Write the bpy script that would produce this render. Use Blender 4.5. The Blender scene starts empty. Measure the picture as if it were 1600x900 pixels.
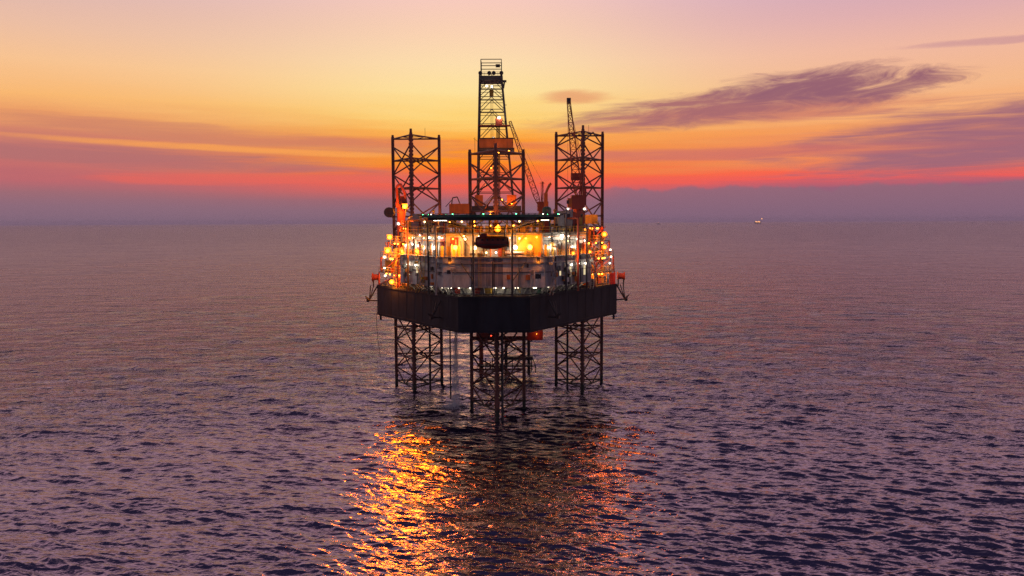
import bpy, math, random
import numpy as np

# ------------------------------------------------------------------ camera, sky, sun, exposure
sc = bpy.context.scene
col = sc.collection
R = math.radians
random.seed(7)
F, CAM_Z, PITCH = 1244.0, 41.0, R(4.69)
cam = bpy.data.cameras.new('camera')
cam.sensor_width = 36.0
cam.lens = F / 1600 * 36.0
cam.clip_start, cam.clip_end = 0.5, 200000
co = bpy.data.objects.new('camera', cam)
col.objects.link(co)
co.location = (0, 0, CAM_Z)
co.rotation_mode = 'XYZ'
from mathutils import Matrix, Vector
co.rotation_euler = (Matrix.Rotation(R(90) - PITCH, 4, 'X') @ Matrix.Rotation(R(-0.26), 4, 'Z')).to_euler()
sc.camera = co
sc.view_settings.view_transform = 'Standard'
sc.view_settings.look = 'None'
sc.view_settings.exposure = 0.0
sc.view_settings.gamma = 1.0
sc.view_settings.use_curve_mapping = False
cy = sc.cycles
cy.use_denoising = True
cy.denoising_prefilter = 'NONE'
cy.max_bounces = 5
cy.diffuse_bounces = 2
cy.glossy_bounces = 4
cy.caustics_reflective = False
cy.caustics_refractive = False
cy.sample_clamp_indirect = 4.0
cy.sample_clamp_direct = 9.0


def lin(c):
    r = []
    for v in c:
        v /= 255.0
        r.append(v / 12.92 if v <= 0.04045 else ((v + 0.055) / 1.055) ** 2.4)
    return tuple(r) + (1.0,)


class NT:
    """small writer for node trees"""
    def __init__(s, tree):
        s.t = tree

    def new(s, kind, **kw):
        n = s.t.nodes.new(kind)
        for k, v in kw.items():
            setattr(n, k, v)
        return n

    def put(s, sock, v):
        if hasattr(v, 'links') or hasattr(v, 'is_linked'):
            s.t.links.new(v, sock)
        else:
            sock.default_value = v

    def m(s, op, a, b=None, c=None):
        n = s.new('ShaderNodeMath', operation=op)
        for i, v in enumerate((a, b, c)):
            if v is not None:
                s.put(n.inputs[i], v)
        return n.outputs[0]

    def step(s, x, lo, hi):
        n = s.new('ShaderNodeMapRange', interpolation_type='SMOOTHSTEP')
        s.put(n.inputs[0], x)
        n.inputs[1].default_value, n.inputs[2].default_value = lo, hi
        return n.outputs[0]

    def mix(s, f, a, b, blend='MIX'):
        n = s.new('ShaderNodeMix', data_type='RGBA', blend_type=blend)
        s.put(n.inputs[0], f)
        s.put(n.inputs[6], a)
        s.put(n.inputs[7], b)
        return n.outputs[2]

    def ramp(s, f, stops):
        n = s.new('ShaderNodeValToRGB')
        e = n.color_ramp.elements
        while len(e) < len(stops):
            e.new(1.0)
        for k, (p, c) in enumerate(stops):
            e[k].position = p
            e[k].color = c
        s.put(n.inputs[0], f)
        return n.outputs[0]

    def noise(s, vec, scale, detail=3.0, rough=0.5, dist=0.0):
        n = s.new('ShaderNodeTexNoise')
        s.put(n.inputs['Vector'], vec)
        n.inputs['Scale'].default_value = scale
        n.inputs['Detail'].default_value = detail
        n.inputs['Roughness'].default_value = rough
        n.inputs['Distortion'].default_value = dist
        return n.outputs[0]

    def xyz(s, x, y, z=0.0):
        n = s.new('ShaderNodeCombineXYZ')
        s.put(n.inputs[0], x)
        s.put(n.inputs[1], y)
        s.put(n.inputs[2], z)
        return n.outputs[0]


world = bpy.data.worlds.new('World')
sc.world = world
world.use_nodes = True
wt = world.node_tree
wt.nodes.clear()
W = NT(wt)
tc = W.new('ShaderNodeTexCoord')
sep = W.new('ShaderNodeSeparateXYZ')
wt.links.new(tc.outputs['Generated'], sep.inputs[0])
DEG = 180 / math.pi
az = W.m('MULTIPLY', W.m('ARCTAN2', sep.outputs[0], sep.outputs[1]), DEG)
el = W.m('MULTIPLY', W.m('ARCSINE', sep.outputs[2]), DEG)
streak = W.noise(W.xyz(W.m('MULTIPLY', az, 0.045), W.m('MULTIPLY', el, 0.62), 3.1), 1.0, 5.0, 0.55, 0.35)
streak = W.m('ADD', W.m('MULTIPLY', streak, 0.72), W.m('MULTIPLY', W.noise(W.xyz(W.m('MULTIPLY', az, 0.12), W.m('MULTIPLY', el, 2.4), 5.5), 1.0, 4.0, 0.6, 0.5), 0.28))
win = W.m('MULTIPLY', W.step(el, 2.0, 3.6), W.step(el, 10.0, 6.5))
elw = W.m('ADD', el, W.m('MULTIPLY', W.m('SUBTRACT', streak, 0.5), W.m('MULTIPLY', win, 3.6)))
t = W.m('DIVIDE', elw, 20.0)


def stops(*a):
    return [(e / 20.0, lin(c)) for e, c in a]


centre = W.ramp(t, stops((0, (132, 104, 122)), (0.9, (144, 106, 120)), (1.6, (165, 104, 112)), (2.2, (222, 100, 92)), (2.8, (250, 98, 70)), (3.4, (252, 112, 50)),
                         (4.2, (255, 146, 28)), (5.2, (255, 152, 40)), (6.4, (255, 184, 82)), (7.6, (255, 212, 120)), (9.2, (255, 226, 156)),
                         (11, (254, 222, 172)), (13, (251, 211, 178)), (15.2, (245, 200, 184)), (20, (226, 182, 190))))
left = W.ramp(t, stops((0, (132, 106, 126)), (1.2, (144, 108, 124)), (2.0, (158, 108, 118)), (2.8, (188, 106, 112)), (3.6, (198, 112, 110)), (4.6, (196, 118, 112)), (5.6, (212, 132, 108)),
                       (6.6, (236, 158, 104)), (8, (250, 184, 114)), (10, (248, 195, 146)), (12, (236, 190, 164)), (15, (218, 180, 180)), (20, (198, 165, 185))))
right = W.ramp(t, stops((0, (126, 98, 126)), (1.2, (138, 102, 126)), (2.2, (148, 98, 122)), (2.7, (236, 94, 92)), (3.3, (252, 104, 78)), (4.0, (238, 130, 92)), (5.4, (240, 148, 96)),
                        (6.8, (248, 172, 112)), (8.6, (246, 186, 140)), (11, (240, 184, 162)), (13, (224, 174, 176)), (15, (208, 166, 184)), (20, (184, 152, 184))))
wc = W.m('POWER', 2.718, W.m('MULTIPLY', -1.0, W.m('POWER', W.m('ABSOLUTE', W.m('DIVIDE', W.m('ADD', az, 3.0), 15.0)), 2.0)))
sky = W.mix(wc, W.mix(W.step(az, -14, 16), left, right), centre)
# clouds: soft ellipses in azimuth and elevation with ragged edges
cn = W.noise(W.xyz(W.m('ADD', W.m('MULTIPLY', az, 0.2), W.m('MULTIPLY', el, -0.3)), W.m('MULTIPLY', el, 0.95), 9.0), 1.0, 8.0, 0.66, 0.9)
cn2 = W.noise(W.xyz(W.m('MULTIPLY', az, 0.09), W.m('MULTIPLY', el, 1.3), 1.7), 1.0, 7.0, 0.62, 0.6)


def cloud(base, a0, e0, ln, h, k, colr, amount, rag=1.6, nz=None):
    dx = W.m('SUBTRACT', az, a0)
    dy = W.m('SUBTRACT', W.m('SUBTRACT', el, e0), W.m('MULTIPLY', dx, k))
    r2 = W.m('ADD', W.m('POWER', W.m('ABSOLUTE', W.m('DIVIDE', dx, ln)), 2.0), W.m('POWER', W.m('ABSOLUTE', W.m('DIVIDE', dy, h)), 2.0))
    r2 = W.m('ADD', r2, W.m('MULTIPLY', W.m('SUBTRACT', nz or cn, 0.5), rag * 2))
    return W.mix(W.m('MULTIPLY', W.step(r2, 1.5, -0.1), amount), base, lin(colr))


sky = cloud(sky, 15, 7.2, 13, 0.75, 0.03, (206, 122, 106), 0.8, 1.9, cn2)
sky = cloud(sky, 16, 7.9, 12, 1.15, 0.06, (168, 106, 112), 0.95, 1.7)
sky = cloud(sky, 21.5, 8.9, 7, 1.15, 0.02, (150, 98, 114), 0.95, 2.1)
sky = cloud(sky, 31, 5.0, 12.5, 2.3, 0.06, (158, 104, 122), 0.95, 1.8, cn2)
sky = cloud(sky, 14, 4.7, 16, 0.45, 0.0, (206, 112, 106), 0.75, 1.6, cn2)
sky = cloud(sky, 4.6, 8.75, 2.6, 0.5, 0.0, (232, 158, 112), 0.8, 1.0)
sky = cloud(sky, 31, 10.7, 6.0, 0.22, -0.03, (200, 146, 152), 0.65, 1.6)
sky = cloud(sky, -27, 4.3, 17, 0.6, -0.03, (176, 112, 114), 0.7, 2.2, cn2)
sky = cloud(sky, -8, 5.6, 13, 0.4, -0.02, (226, 122, 84), 0.75, 1.6, cn2)
sky = cloud(sky, -6, 3.1, 9, 0.45, 0.0, (214, 108, 98), 0.7, 1.4, cn2)
sky = cloud(sky, -20, 5.9, 16, 0.6, -0.05, (206, 132, 106), 0.6, 2.4, cn2)
sky = cloud(sky, -20, 5.05, 13, 0.22, -0.03, (252, 166, 84), 0.75, 1.8, cn2)
sky = cloud(sky, -16, 3.0, 12, 0.4, 0.0, (238, 104, 88), 0.6, 1.6, cn2)
sky = cloud(sky, 14, 6.0, 12, 0.3, 0.02, (250, 160, 84), 0.6, 1.8, cn2)
bank = W.noise(W.xyz(W.m('MULTIPLY', az, 0.35), 0.0, 4.0), 1.0, 5.0, 0.55)
bank_top = W.m('ADD', 1.1, W.m('MULTIPLY', bank, 2.6))
sky = W.mix(W.m('MULTIPLY', W.step(W.m('SUBTRACT', bank_top, el), -0.06, 0.22), W.m('MULTIPLY', W.step(az, 3, 9), 0.85)), sky,
            W.ramp(W.m('DIVIDE', el, 3.0), [(0, lin((132, 102, 124))), (1, lin((152, 106, 120)))]))
# higher and behind the camera: the dusk dome
sky = W.mix(W.step(el, 13, 28), sky, (1.34, 0.85, 1.0, 1))
sky = W.mix(W.step(el, 22, 46), sky, lin((66, 64, 98)))
sky = W.mix(W.m('MULTIPLY', W.step(W.m('ABSOLUTE', az), 55, 120), W.step(el, 75, 30)), sky, lin((126, 117, 138)))
bg = W.new('ShaderNodeBackground')
W.put(bg.inputs[0], sky)
bg.inputs[1].default_value = 1.0
wo = W.new('ShaderNodeOutputWorld')
wt.links.new(bg.outputs[0], wo.inputs[0])

sun = bpy.data.lights.new('sun', 'SUN')
sun.energy = 0.05
sun.angle = R(9)
sun.color = (1.0, 0.48, 0.30)
so = bpy.data.objects.new('sun', sun)
col.objects.link(so)
sd = Vector((math.sin(R(-4)), math.cos(R(-4)), math.tan(R(4.5))))
so.rotation_euler = sd.to_track_quat('Z', 'Y').to_euler()


# ------------------------------------------------------------------ materials
def paint(name, c, rough=0.55, wear=0.35, rust=0.0, scale=0.5, metal=0.0, spec=0.5):
    m = bpy.data.materials.new(name)
    m.use_nodes = True
    N = NT(m.node_tree)
    b = m.node_tree.nodes['Principled BSDF']
    g = N.new('ShaderNodeNewGeometry')
    mp = N.new('ShaderNodeMapping')
    N.put(mp.inputs[0], g.outputs['Position'])
    mp.inputs['Scale'].default_value = (1, 1, 0.28)
    n1 = N.noise(mp.outputs[0], scale, 6, 0.62)
    n2 = N.noise(mp.outputs[0], scale * 4.5, 5, 0.6)
    dark = tuple(v * (1 - wear) for v in c) + (1,)
    lite = tuple(min(1, v * (1 + wear * 0.6)) for v in c) + (1,)
    cc = N.mix(N.step(n1, 0.3, 0.7), dark, lite)
    if rust > 0:
        cc = N.mix(N.m('MULTIPLY', N.step(n2, 0.52, 0.68), rust), cc, (0.13, 0.045, 0.02, 1))
    N.put(b.inputs['Base Color'], cc)
    N.put(b.inputs['Roughness'], N.m('ADD', rough - 0.1, N.m('MULTIPLY', n2, 0.2)))
    b.inputs['Metallic'].default_value = metal
    b.inputs['Specular IOR Level'].default_value = spec
    return m


def glow(name, c, s):
    m = bpy.data.materials.new(name)
    m.use_nodes = True
    nt = m.node_tree
    nt.nodes.clear()
    e = nt.nodes.new('ShaderNodeEmission')
    e.inputs[0].default_value = tuple(c) + (1,)
    e.inputs[1].default_value = s
    m.cycles.emission_sampling = 'NONE'
    o = nt.nodes.new('ShaderNodeOutputMaterial')
    nt.links.new(e.outputs[0], o.inputs[0])
    return m


MAT = dict(
    hull=paint('hull_paint', (0.019, 0.020, 0.028), 0.7, 0.5, 0.1, 0.35, 0.0, 0.3),
    leg=paint('leg_steel', (0.14, 0.048, 0.038), 0.55, 0.4, 0.4),
    dark=paint('dark_steel', (0.04, 0.036, 0.038), 0.5, 0.4, 0.3),
    wall=paint('wall_paint', (0.64, 0.59, 0.54), 0.6, 0.35, 0.18, 0.4),
    white=paint('white_paint', (0.42, 0.41, 0.39), 0.5, 0.25, 0.12, 0.6),
    blue=paint('blue_grey_paint', (0.26, 0.26, 0.29), 0.55, 0.4, 0.25),
    yellow=paint('yellow_paint', (0.62, 0.36, 0.04), 0.5, 0.3, 0.2),
    orange=paint('orange_paint', (0.55, 0.15, 0.02), 0.5, 0.3, 0.15),
    red=paint('red_paint', (0.38, 0.03, 0.02), 0.45, 0.3, 0.1),
    crane=paint('crane_red_paint', (0.34, 0.055, 0.025), 0.45, 0.3, 0.15),
    boat=paint('lifeboat_paint', (0.30, 0.030, 0.02), 0.4, 0.3, 0.1),
    green=paint('green_deck_paint', (0.03, 0.10, 0.075), 0.6, 0.3, 0.1),
    steel=paint('galvanised_steel', (0.30, 0.29, 0.28), 0.45, 0.35, 0.3),
    brown=paint('windwall_paint', (0.42, 0.15, 0.04), 0.6, 0.3, 0.2),
    deck=paint('deck_plating', (0.10, 0.10, 0.09), 0.6, 0.4, 0.3),
    glass=paint('window_glass', (0.02, 0.02, 0.025), 0.12, 0.2),
    dish=paint('halo_dish_paint', (0.16, 0.09, 0.05), 0.5, 0.2),
    foam=paint('falling_water', (0.75, 0.76, 0.80), 0.4, 0.1),
    sodium=glow('sodium_lamp', (1.0, 0.27, 0.02), 25),
    flood=glow('sodium_floodlight', (1.0, 0.24, 0.012), 40),
    cool=glow('white_lamp', (1.0, 0.88, 0.66), 9),
    warm=glow('warm_lamp', (1.0, 0.62, 0.24), 9),
    tube=glow('fluorescent_tube', (1.0, 0.85, 0.6), 10),
    lit=glow('opening_glow', (1.0, 0.80, 0.45), 0.8),
    greenlamp=glow('green_lamp', (0.1, 1.0, 0.35), 12),
    redlamp=glow('red_lamp', (1.0, 0.05, 0.02), 12),
)


# splash zone: weed and rust where the legs stand in the water
N = NT(MAT['leg'].node_tree)
b = MAT['leg'].node_tree.nodes['Principled BSDF']
src = b.inputs['Base Color'].links[0].from_socket
g = N.new('ShaderNodeNewGeometry')
sp3 = N.new('ShaderNodeSeparateXYZ')
N.put(sp3.inputs[0], g.outputs['Position'])
zz = N.m('ADD', sp3.outputs[2], N.m('MULTIPLY', N.noise(g.outputs['Position'], 1.3, 4, 0.6), -2.5))
N.put(b.inputs['Base Color'], N.mix(N.step(zz, 1.6, 0.6), src, (0.018, 0.022, 0.014, 1)))


# ------------------------------------------------------------------ mesh helpers
class MB:
    def __init__(s):
        s.v, s.f = [], []

    def poly(s, vs, fs):
        o = len(s.v)
        s.v += [tuple(p) for p in vs]
        s.f += [tuple(i + o for i in f) for f in fs]
        return s

    def box(s, x0, x1, y0, y1, z0, z1):
        return s.poly([(x0, y0, z0), (x1, y0, z0), (x1, y1, z0), (x0, y1, z0), (x0, y0, z1), (x1, y0, z1), (x1, y1, z1), (x0, y1, z1)],
                      [(0, 3, 2, 1), (4, 5, 6, 7), (0, 1, 5, 4), (1, 2, 6, 5), (2, 3, 7, 6), (3, 0, 4, 7)])

    def bar(s, p, q, r, n=4, r2=None):
        p, q = Vector(p), Vector(q)
        d = q - p
        if d.length < 1e-6:
            return s
        d.normalize()
        a = d.cross(Vector((0, 0, 1)) if abs(d.z) < 0.95 else Vector((1, 0, 0))).normalized()
        b = d.cross(a)
        r2 = r if r2 is None else r2
        vs = []
        for (c, rr) in ((p, r), (q, r2)):
            for k in range(n):
                an = 2 * math.pi * (k + 0.5) / n
                vs.append(c + (a * math.cos(an) + b * math.sin(an)) * rr)
        fs = [(k, (k + 1) % n, n + (k + 1) % n, n + k) for k in range(n)]
        fs += [tuple(reversed(range(n))), tuple(range(n, 2 * n))]
        return s.poly(vs, fs)

    def path(s, pts, r, n=6):
        for a, b in zip(pts, pts[1:]):
            s.bar(a, b, r, n)
        return s

    def prism(s, pts, z0, z1):
        n = len(pts)
        return s.poly([(x, y, z0) for x, y in pts] + [(x, y, z1) for x, y in pts],
                      [(k, (k + 1) % n, n + (k + 1) % n, n + k) for k in range(n)] + [tuple(reversed(range(n))), tuple(range(n, 2 * n))])

    def ball(s, c, r, sx=1, sy=1, sz=1, nu=10, nv=6):
        vs = [(c[0], c[1], c[2] - r * sz)]
        for j in range(1, nv):
            ph = -math.pi / 2 + math.pi * j / nv
            for i in range(nu):
                th = 2 * math.pi * i / nu
                vs.append((c[0] + r * sx * math.cos(ph) * math.cos(th), c[1] + r * sy * math.cos(ph) * math.sin(th), c[2] + r * sz * math.sin(ph)))
        vs.append((c[0], c[1], c[2] + r * sz))
        fs = [(0, 1 + (i + 1) % nu, 1 + i) for i in range(nu)]
        for j in range(nv - 2):
            for i in range(nu):
                a, b = 1 + j * nu + i, 1 + j * nu + (i + 1) % nu
                fs.append((a, b, b + nu, a + nu))
        o = 1 + (nv - 2) * nu
        fs += [(o + i, o + (i + 1) % nu, len(vs) - 1) for i in range(nu)]
        return s.poly(vs, fs)

    def build(s, name, mat, parent=None, smooth=False):
        me = bpy.data.meshes.new(name)
        o = bpy.data.objects.new(name, me)
        vs = s.v
        if parent is not None:
            p = parent
            off = Vector((0, 0, 0))
            while p is not None:
                off = off + p.location
                p = p.parent
            vs = [(a - off.x, b - off.y, c - off.z) for a, b, c in vs]
        me.from_pydata(vs, [], s.f)
        me.materials.append(MAT[mat] if isinstance(mat, str) else mat)
        if smooth:
            me.polygons.foreach_set('use_smooth', [True] * len(me.polygons))
        me.update()
        col.objects.link(o)
        o.parent = parent
        return o


LAMP = dict(sodium=((1.0, 0.27, 0.02), 190), flood=((1.0, 0.24, 0.012), 700), cool=((1.0, 0.88, 0.66), 42), warm=((1.0, 0.62, 0.24), 26), redlamp=((1.0, 0.05, 0.02), 15))


def bulb(c, r, kind, parent, out=(0, -1, 0)):
    """a glowing bulb and, just in front of it, the lamp's own light"""
    MB().ball(c, r, nu=8, nv=5).build('bulb', kind, parent)
    colr, rad = LAMP[kind]
    l = bpy.data.lights.new('bulb_light', 'POINT')
    l.color = colr
    l.shadow_soft_size = r
    l.energy = 4 * math.pi ** 2 * r * r * rad
    o = bpy.data.objects.new('bulb_light', l)
    col.objects.link(o)
    off = Vector((0, 0, 0))
    p = parent
    while p is not None:
        off = off + p.location
        p = p.parent
    o.parent = parent
    o.location = Vector(c) + Vector(out).normalized() * (2.05 * r + 0.02) - off


def thing(name, label, cat, loc=(0, 0, 0), group=None):
    o = bpy.data.objects.new(name, None)
    o.location = loc
    o.empty_display_size = 1
    col.objects.link(o)
    o['label'], o['category'] = label, cat
    if group:
        o['group'] = group
    return o


def tag(o, label, cat, group=None):
    o['label'], o['category'] = label, cat
    if group:
        o['group'] = group
    return o


def at(px, py, y):
    """the point at world distance y that the photograph shows at (px, py)"""
    u, v = (px - 800) / F, (450 - py) / F
    dy = math.cos(PITCH) + v * math.sin(PITCH)
    k = y / dy
    return Vector((u * k, y, CAM_Z + (-math.sin(PITCH) + v * math.cos(PITCH)) * k))


def lerp(a, b, f):
    return tuple(x + (y - x) * f for x, y in zip(a, b))


def rail_mb(pts, h=1.1, gap=2.0, r=0.035, closed=False):
    mb = MB()
    pts = [Vector(p) for p in pts]
    if closed:
        pts.append(pts[0])
    for a, b in zip(pts, pts[1:]):
        n = max(1, int((b - a).length / gap))
        for k in range(n + 1):
            p = a.lerp(b, k / n)
            mb.bar(p, p + Vector((0, 0, h)), r)
        for z in (h * 0.5, h):
            mb.bar(a + Vector((0, 0, z)), b + Vector((0, 0, z)), r)
    return mb


# ------------------------------------------------------------------ sea
def make_sea():
    rng = np.random.default_rng(11)
    r = [3.0, 12.0, 22.0, 32.0]
    d = 40.0
    while d < 60000:
        r.append(d)
        d += max(0.16, min(d * d / (1500 * CAM_Z), d * 0.25))
    r = np.array(r)
    fine = np.linspace(R(-44), R(44), 1800)
    coarse = np.linspace(R(44), R(316), 70)[1:-1]
    th = np.concatenate([fine, coarse])
    nr, nt = len(r), len(th)
    dth = np.empty(nt)
    dth[:] = fine[1] - fine[0]
    dth[1800:] = coarse[1] - coarse[0]
    dr = np.gradient(r)
    RR, TT = np.meshgrid(r, th, indexing='ij')
    sp = np.maximum(dr[:, None] * np.ones((1, nt)), RR * dth[None, :]).astype(np.float32)
    X = (RR * np.sin(TT)).astype(np.float32)
    Y = (RR * np.cos(TT)).astype(np.float32)
    dx, dy, dz = np.zeros_like(X), np.zeros_like(X), np.zeros_like(X)
    near = int(np.searchsorted(r, 1500))
    X1, Y1, S1 = X[:near], Y[:near], sp[:near]
    n = 130
    lam = np.exp(rng.uniform(math.log(0.5), math.log(38), n))
    ang = R(198) + rng.normal(0, R(19), n)
    wgt = np.exp(-((np.log(lam) - math.log(1.5)) / 0.8) ** 2) + 0.32 * np.exp(-((np.log(lam) - math.log(8)) / 0.7) ** 2) + 0.1
    slope = wgt / math.sqrt((wgt ** 2).sum()) * 0.32 * math.sqrt(2)
    # slow gusts: patches where the short chop is stronger or weaker
    gust = 1 + 0.28 * np.sin(X1 * 0.021 + 1.0 + 1.3 * np.sin(Y1 * 0.017)) * np.sin(Y1 * 0.026 + 2.0 + np.sin(X1 * 0.013))
    for i in range(n):
        k = 2 * math.pi / lam[i]
        a = slope[i] / k
        kx, ky = k * math.sin(ang[i]), k * math.cos(ang[i])
        w = np.clip((lam[i] / S1 - 1.6) / 2.2, 0, 1) * a
        if lam[i] < 6:
            w = w * gust
        ph = kx * X1 + ky * Y1 + rng.uniform(0, 6.283)
        s, c = np.sin(ph), np.cos(ph)
        dz[:near] += w * s
        dx[:near] += 0.8 * w * c * math.sin(ang[i])
        dy[:near] += 0.8 * w * c * math.cos(ang[i])
    V = np.stack([X + dx, Y + dy, dz], -1).reshape(-1, 3)
    V = np.concatenate([V, [[0, 0, 0]]]).astype(np.float32)
    i, j = np.meshgrid(np.arange(nr - 1), np.arange(nt), indexing='ij')
    j2 = (j + 1) % nt
    Q = np.stack([i * nt + j, i * nt + j2, (i + 1) * nt + j2, (i + 1) * nt + j], -1).reshape(-1, 4)[:, ::-1]
    T = np.stack([np.full(nt, nr * nt), (np.arange(nt) + 1) % nt, np.arange(nt)], -1)[:, ::-1]
    T = T[:, ::-1]
    me = bpy.data.meshes.new('sea')
    me.vertices.add(len(V))
    me.vertices.foreach_set('co', V.ravel())
    loops = np.concatenate([Q.ravel(), T.ravel()]).astype(np.int32)
    me.loops.add(len(loops))
    me.loops.foreach_set('vertex_index', loops)
    me.polygons.add(len(Q) + len(T))
    starts = np.concatenate([np.arange(len(Q)) * 4, len(Q) * 4 + np.arange(len(T)) * 3]).astype(np.int32)
    me.polygons.foreach_set('loop_start', starts)
    me.update(calc_edges=True)
    me.validate()
    me.polygons.foreach_set('use_smooth', np.ones(len(me.polygons), dtype=bool))
    m = bpy.data.materials.new('sea_water')
    m.use_nodes = True
    N = NT(m.node_tree)
    b = m.node_tree.nodes['Principled BSDF']
    b.inputs['Base Color'].default_value = (0.008, 0.009, 0.026, 1)
    b.inputs['IOR'].default_value = 2.3
    b.inputs['Specular Tint'].default_value = (1.0, 0.77, 1.0, 1)
    g = N.new('ShaderNodeNewGeometry')
    pos = g.outputs['Position']
    ln = N.new('ShaderNodeVectorMath', operation='LENGTH')
    N.put(ln.inputs[0], pos)
    far = N.step(N.m('LOGARITHM', ln.outputs['Value'], 10.0), 1.95, 3.5)      # waves too small to model far out become surface roughness
    gustn = N.noise(pos, 0.012, 3, 0.55)
    N.put(b.inputs['Roughness'], N.m('ADD', 0.125, N.m('MULTIPLY', far, N.m('ADD', 0.12, N.m('MULTIPLY', gustn, 0.22)))))
    mp = N.new('ShaderNodeMapping')
    N.put(mp.inputs[0], pos)
    mp.inputs['Rotation'].default_value = (0, 0, R(-18))
    mp.inputs['Scale'].default_value = (0.42, 1.0, 1.0)
    h = N.m('MULTIPLY', N.noise(mp.outputs[0], 0.05, 4, 0.65, 0.4), N.m('MULTIPLY', far, 30.0))
    lg = N.m('LOGARITHM', ln.outputs['Value'], 10.0)
    mid = N.m('MULTIPLY', N.step(lg, 2.1, 2.55), N.step(lg, 3.3, 2.8))
    h = N.m('ADD', h, N.m('MULTIPLY', N.noise(mp.outputs[0], 0.16, 4, 0.7, 0.6), N.m('MULTIPLY', mid, 9.0)))
    h = N.m('ADD', h, N.m('MULTIPLY', N.noise(mp.outputs[0], 0.4, 4, 0.7, 0.6), N.m('MULTIPLY', mid, 1.6)))
    h = N.m('ADD', h, N.m('MULTIPLY', N.noise(mp.outputs[0], 0.75, 3, 0.55, 0.4), 0.7))
    h = N.m('ADD', h, N.m('MULTIPLY', N.noise(mp.outputs[0], 2.4, 3, 0.55, 0.5), 0.09))
    bp = N.new('ShaderNodeBump')
    bp.inputs['Strength'].default_value = 1.0
    bp.inputs['Distance'].default_value = 0.5
    N.put(bp.inputs['Height'], h)
    N.put(b.inputs['Normal'], bp.outputs[0])
    me.materials.append(m)
    o = bpy.data.objects.new('sea', me)
    o['kind'] = 'structure'
    col.objects.link(o)


make_sea()

# ------------------------------------------------------------------ hull
X0 = -3.4
HB, HT = 20.3, 27.2
hp = [(X0 - 6.7, 149), (X0 + 6.7, 149), (X0 + 27, 179), (X0 + 27, 214), (X0 - 27, 214), (X0 - 27, 179)]
hull = thing('drilling_platform_hull', 'dark six sided barge hull of the drilling rig raised above the sea on lattice legs', 'rig hull', (X0, 181, HB))
MB().prism(hp, HB, HT).build('hull_shell', 'hull', hull)
mb = MB()
edges = [(hp[k], hp[(k + 1) % 6]) for k in range(6)]
for (a, b) in (edges[5], edges[0], edges[1], edges[2], edges[4]):
    a3, b3 = Vector((*a, 0)), Vector((*b, 0))
    d = (b3 - a3).normalized()
    nrm = Vector((d.y, -d.x, 0)) * 0.06
    for z in (HT - 0.35, HB + 0.5):
        mb.bar(a3 + nrm + Vector((0, 0, z)), b3 + nrm + Vector((0, 0, z)), 0.14)
    k = int((b3 - a3).length / 3.4)
    for i in range(k + 1):
        p = a3.lerp(b3, i / k) + nrm * 0.6
        mb.bar(p + Vector((0, 0, HB + 0.25)), p + Vector((0, 0, HT - 0.1)), 0.022)
mb.build('rubbing_strake', 'hull', hull)
for (a, b) in (edges[5], edges[0], edges[1], edges[2], edges[4]):
    c = Vector((X0, 181, 0))
    a2, b2 = [Vector((*p, 0)) + (c - Vector((*p, 0))) * 0.012 + Vector((0, 0, HT)) for p in (a, b)]
    rail_mb([a2, b2], 1.0, 2.2, 0.03).build('railing', 'steel', hull)
for (px, y, zb) in ((702, 172, 2.5), (670, 196, -2), (887, 196, -2), (784, 163, -2)):
    x = (px - 800) / F * y
    MB().bar((x, y, zb), (x, y, HB + 0.5), 0.28 if px != 702 else 0.16, 8).build('caisson_pipe', 'dark', hull)
for x in (X0 - 26.5, X0 + 26.5):
    MB().bar((x, 180, HB - 1.2), (x, 180, HB), 0.25, 6).build('drain_spout', 'dark', hull)
# brackets carrying the deckhouse over the hull edge
house_front = [(X0 - 20, 167), (X0 - 9.8, 152), (X0 + 9.8, 152), (X0 + 20, 167)]
for a, b in zip(house_front, house_front[1:]):
    n = 9
    for i in range(n):
        f = (i + 0.5) / n
        p = lerp(a, b, f)
        q = (p[0] + (X0 - p[0]) * 0.12, p[1] + 2.6)
        sx = 0.5 if a[0] < X0 - 5 and b[0] < X0 else (-0.5 if a[0] > X0 else 0)
        MB().bar((q[0], q[1] - 0.9, HT), (p[0] + sx, p[1] + 0.5, HT + 1.45), 0.19).build('overhang_bracket', 'white', hull)

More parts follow.
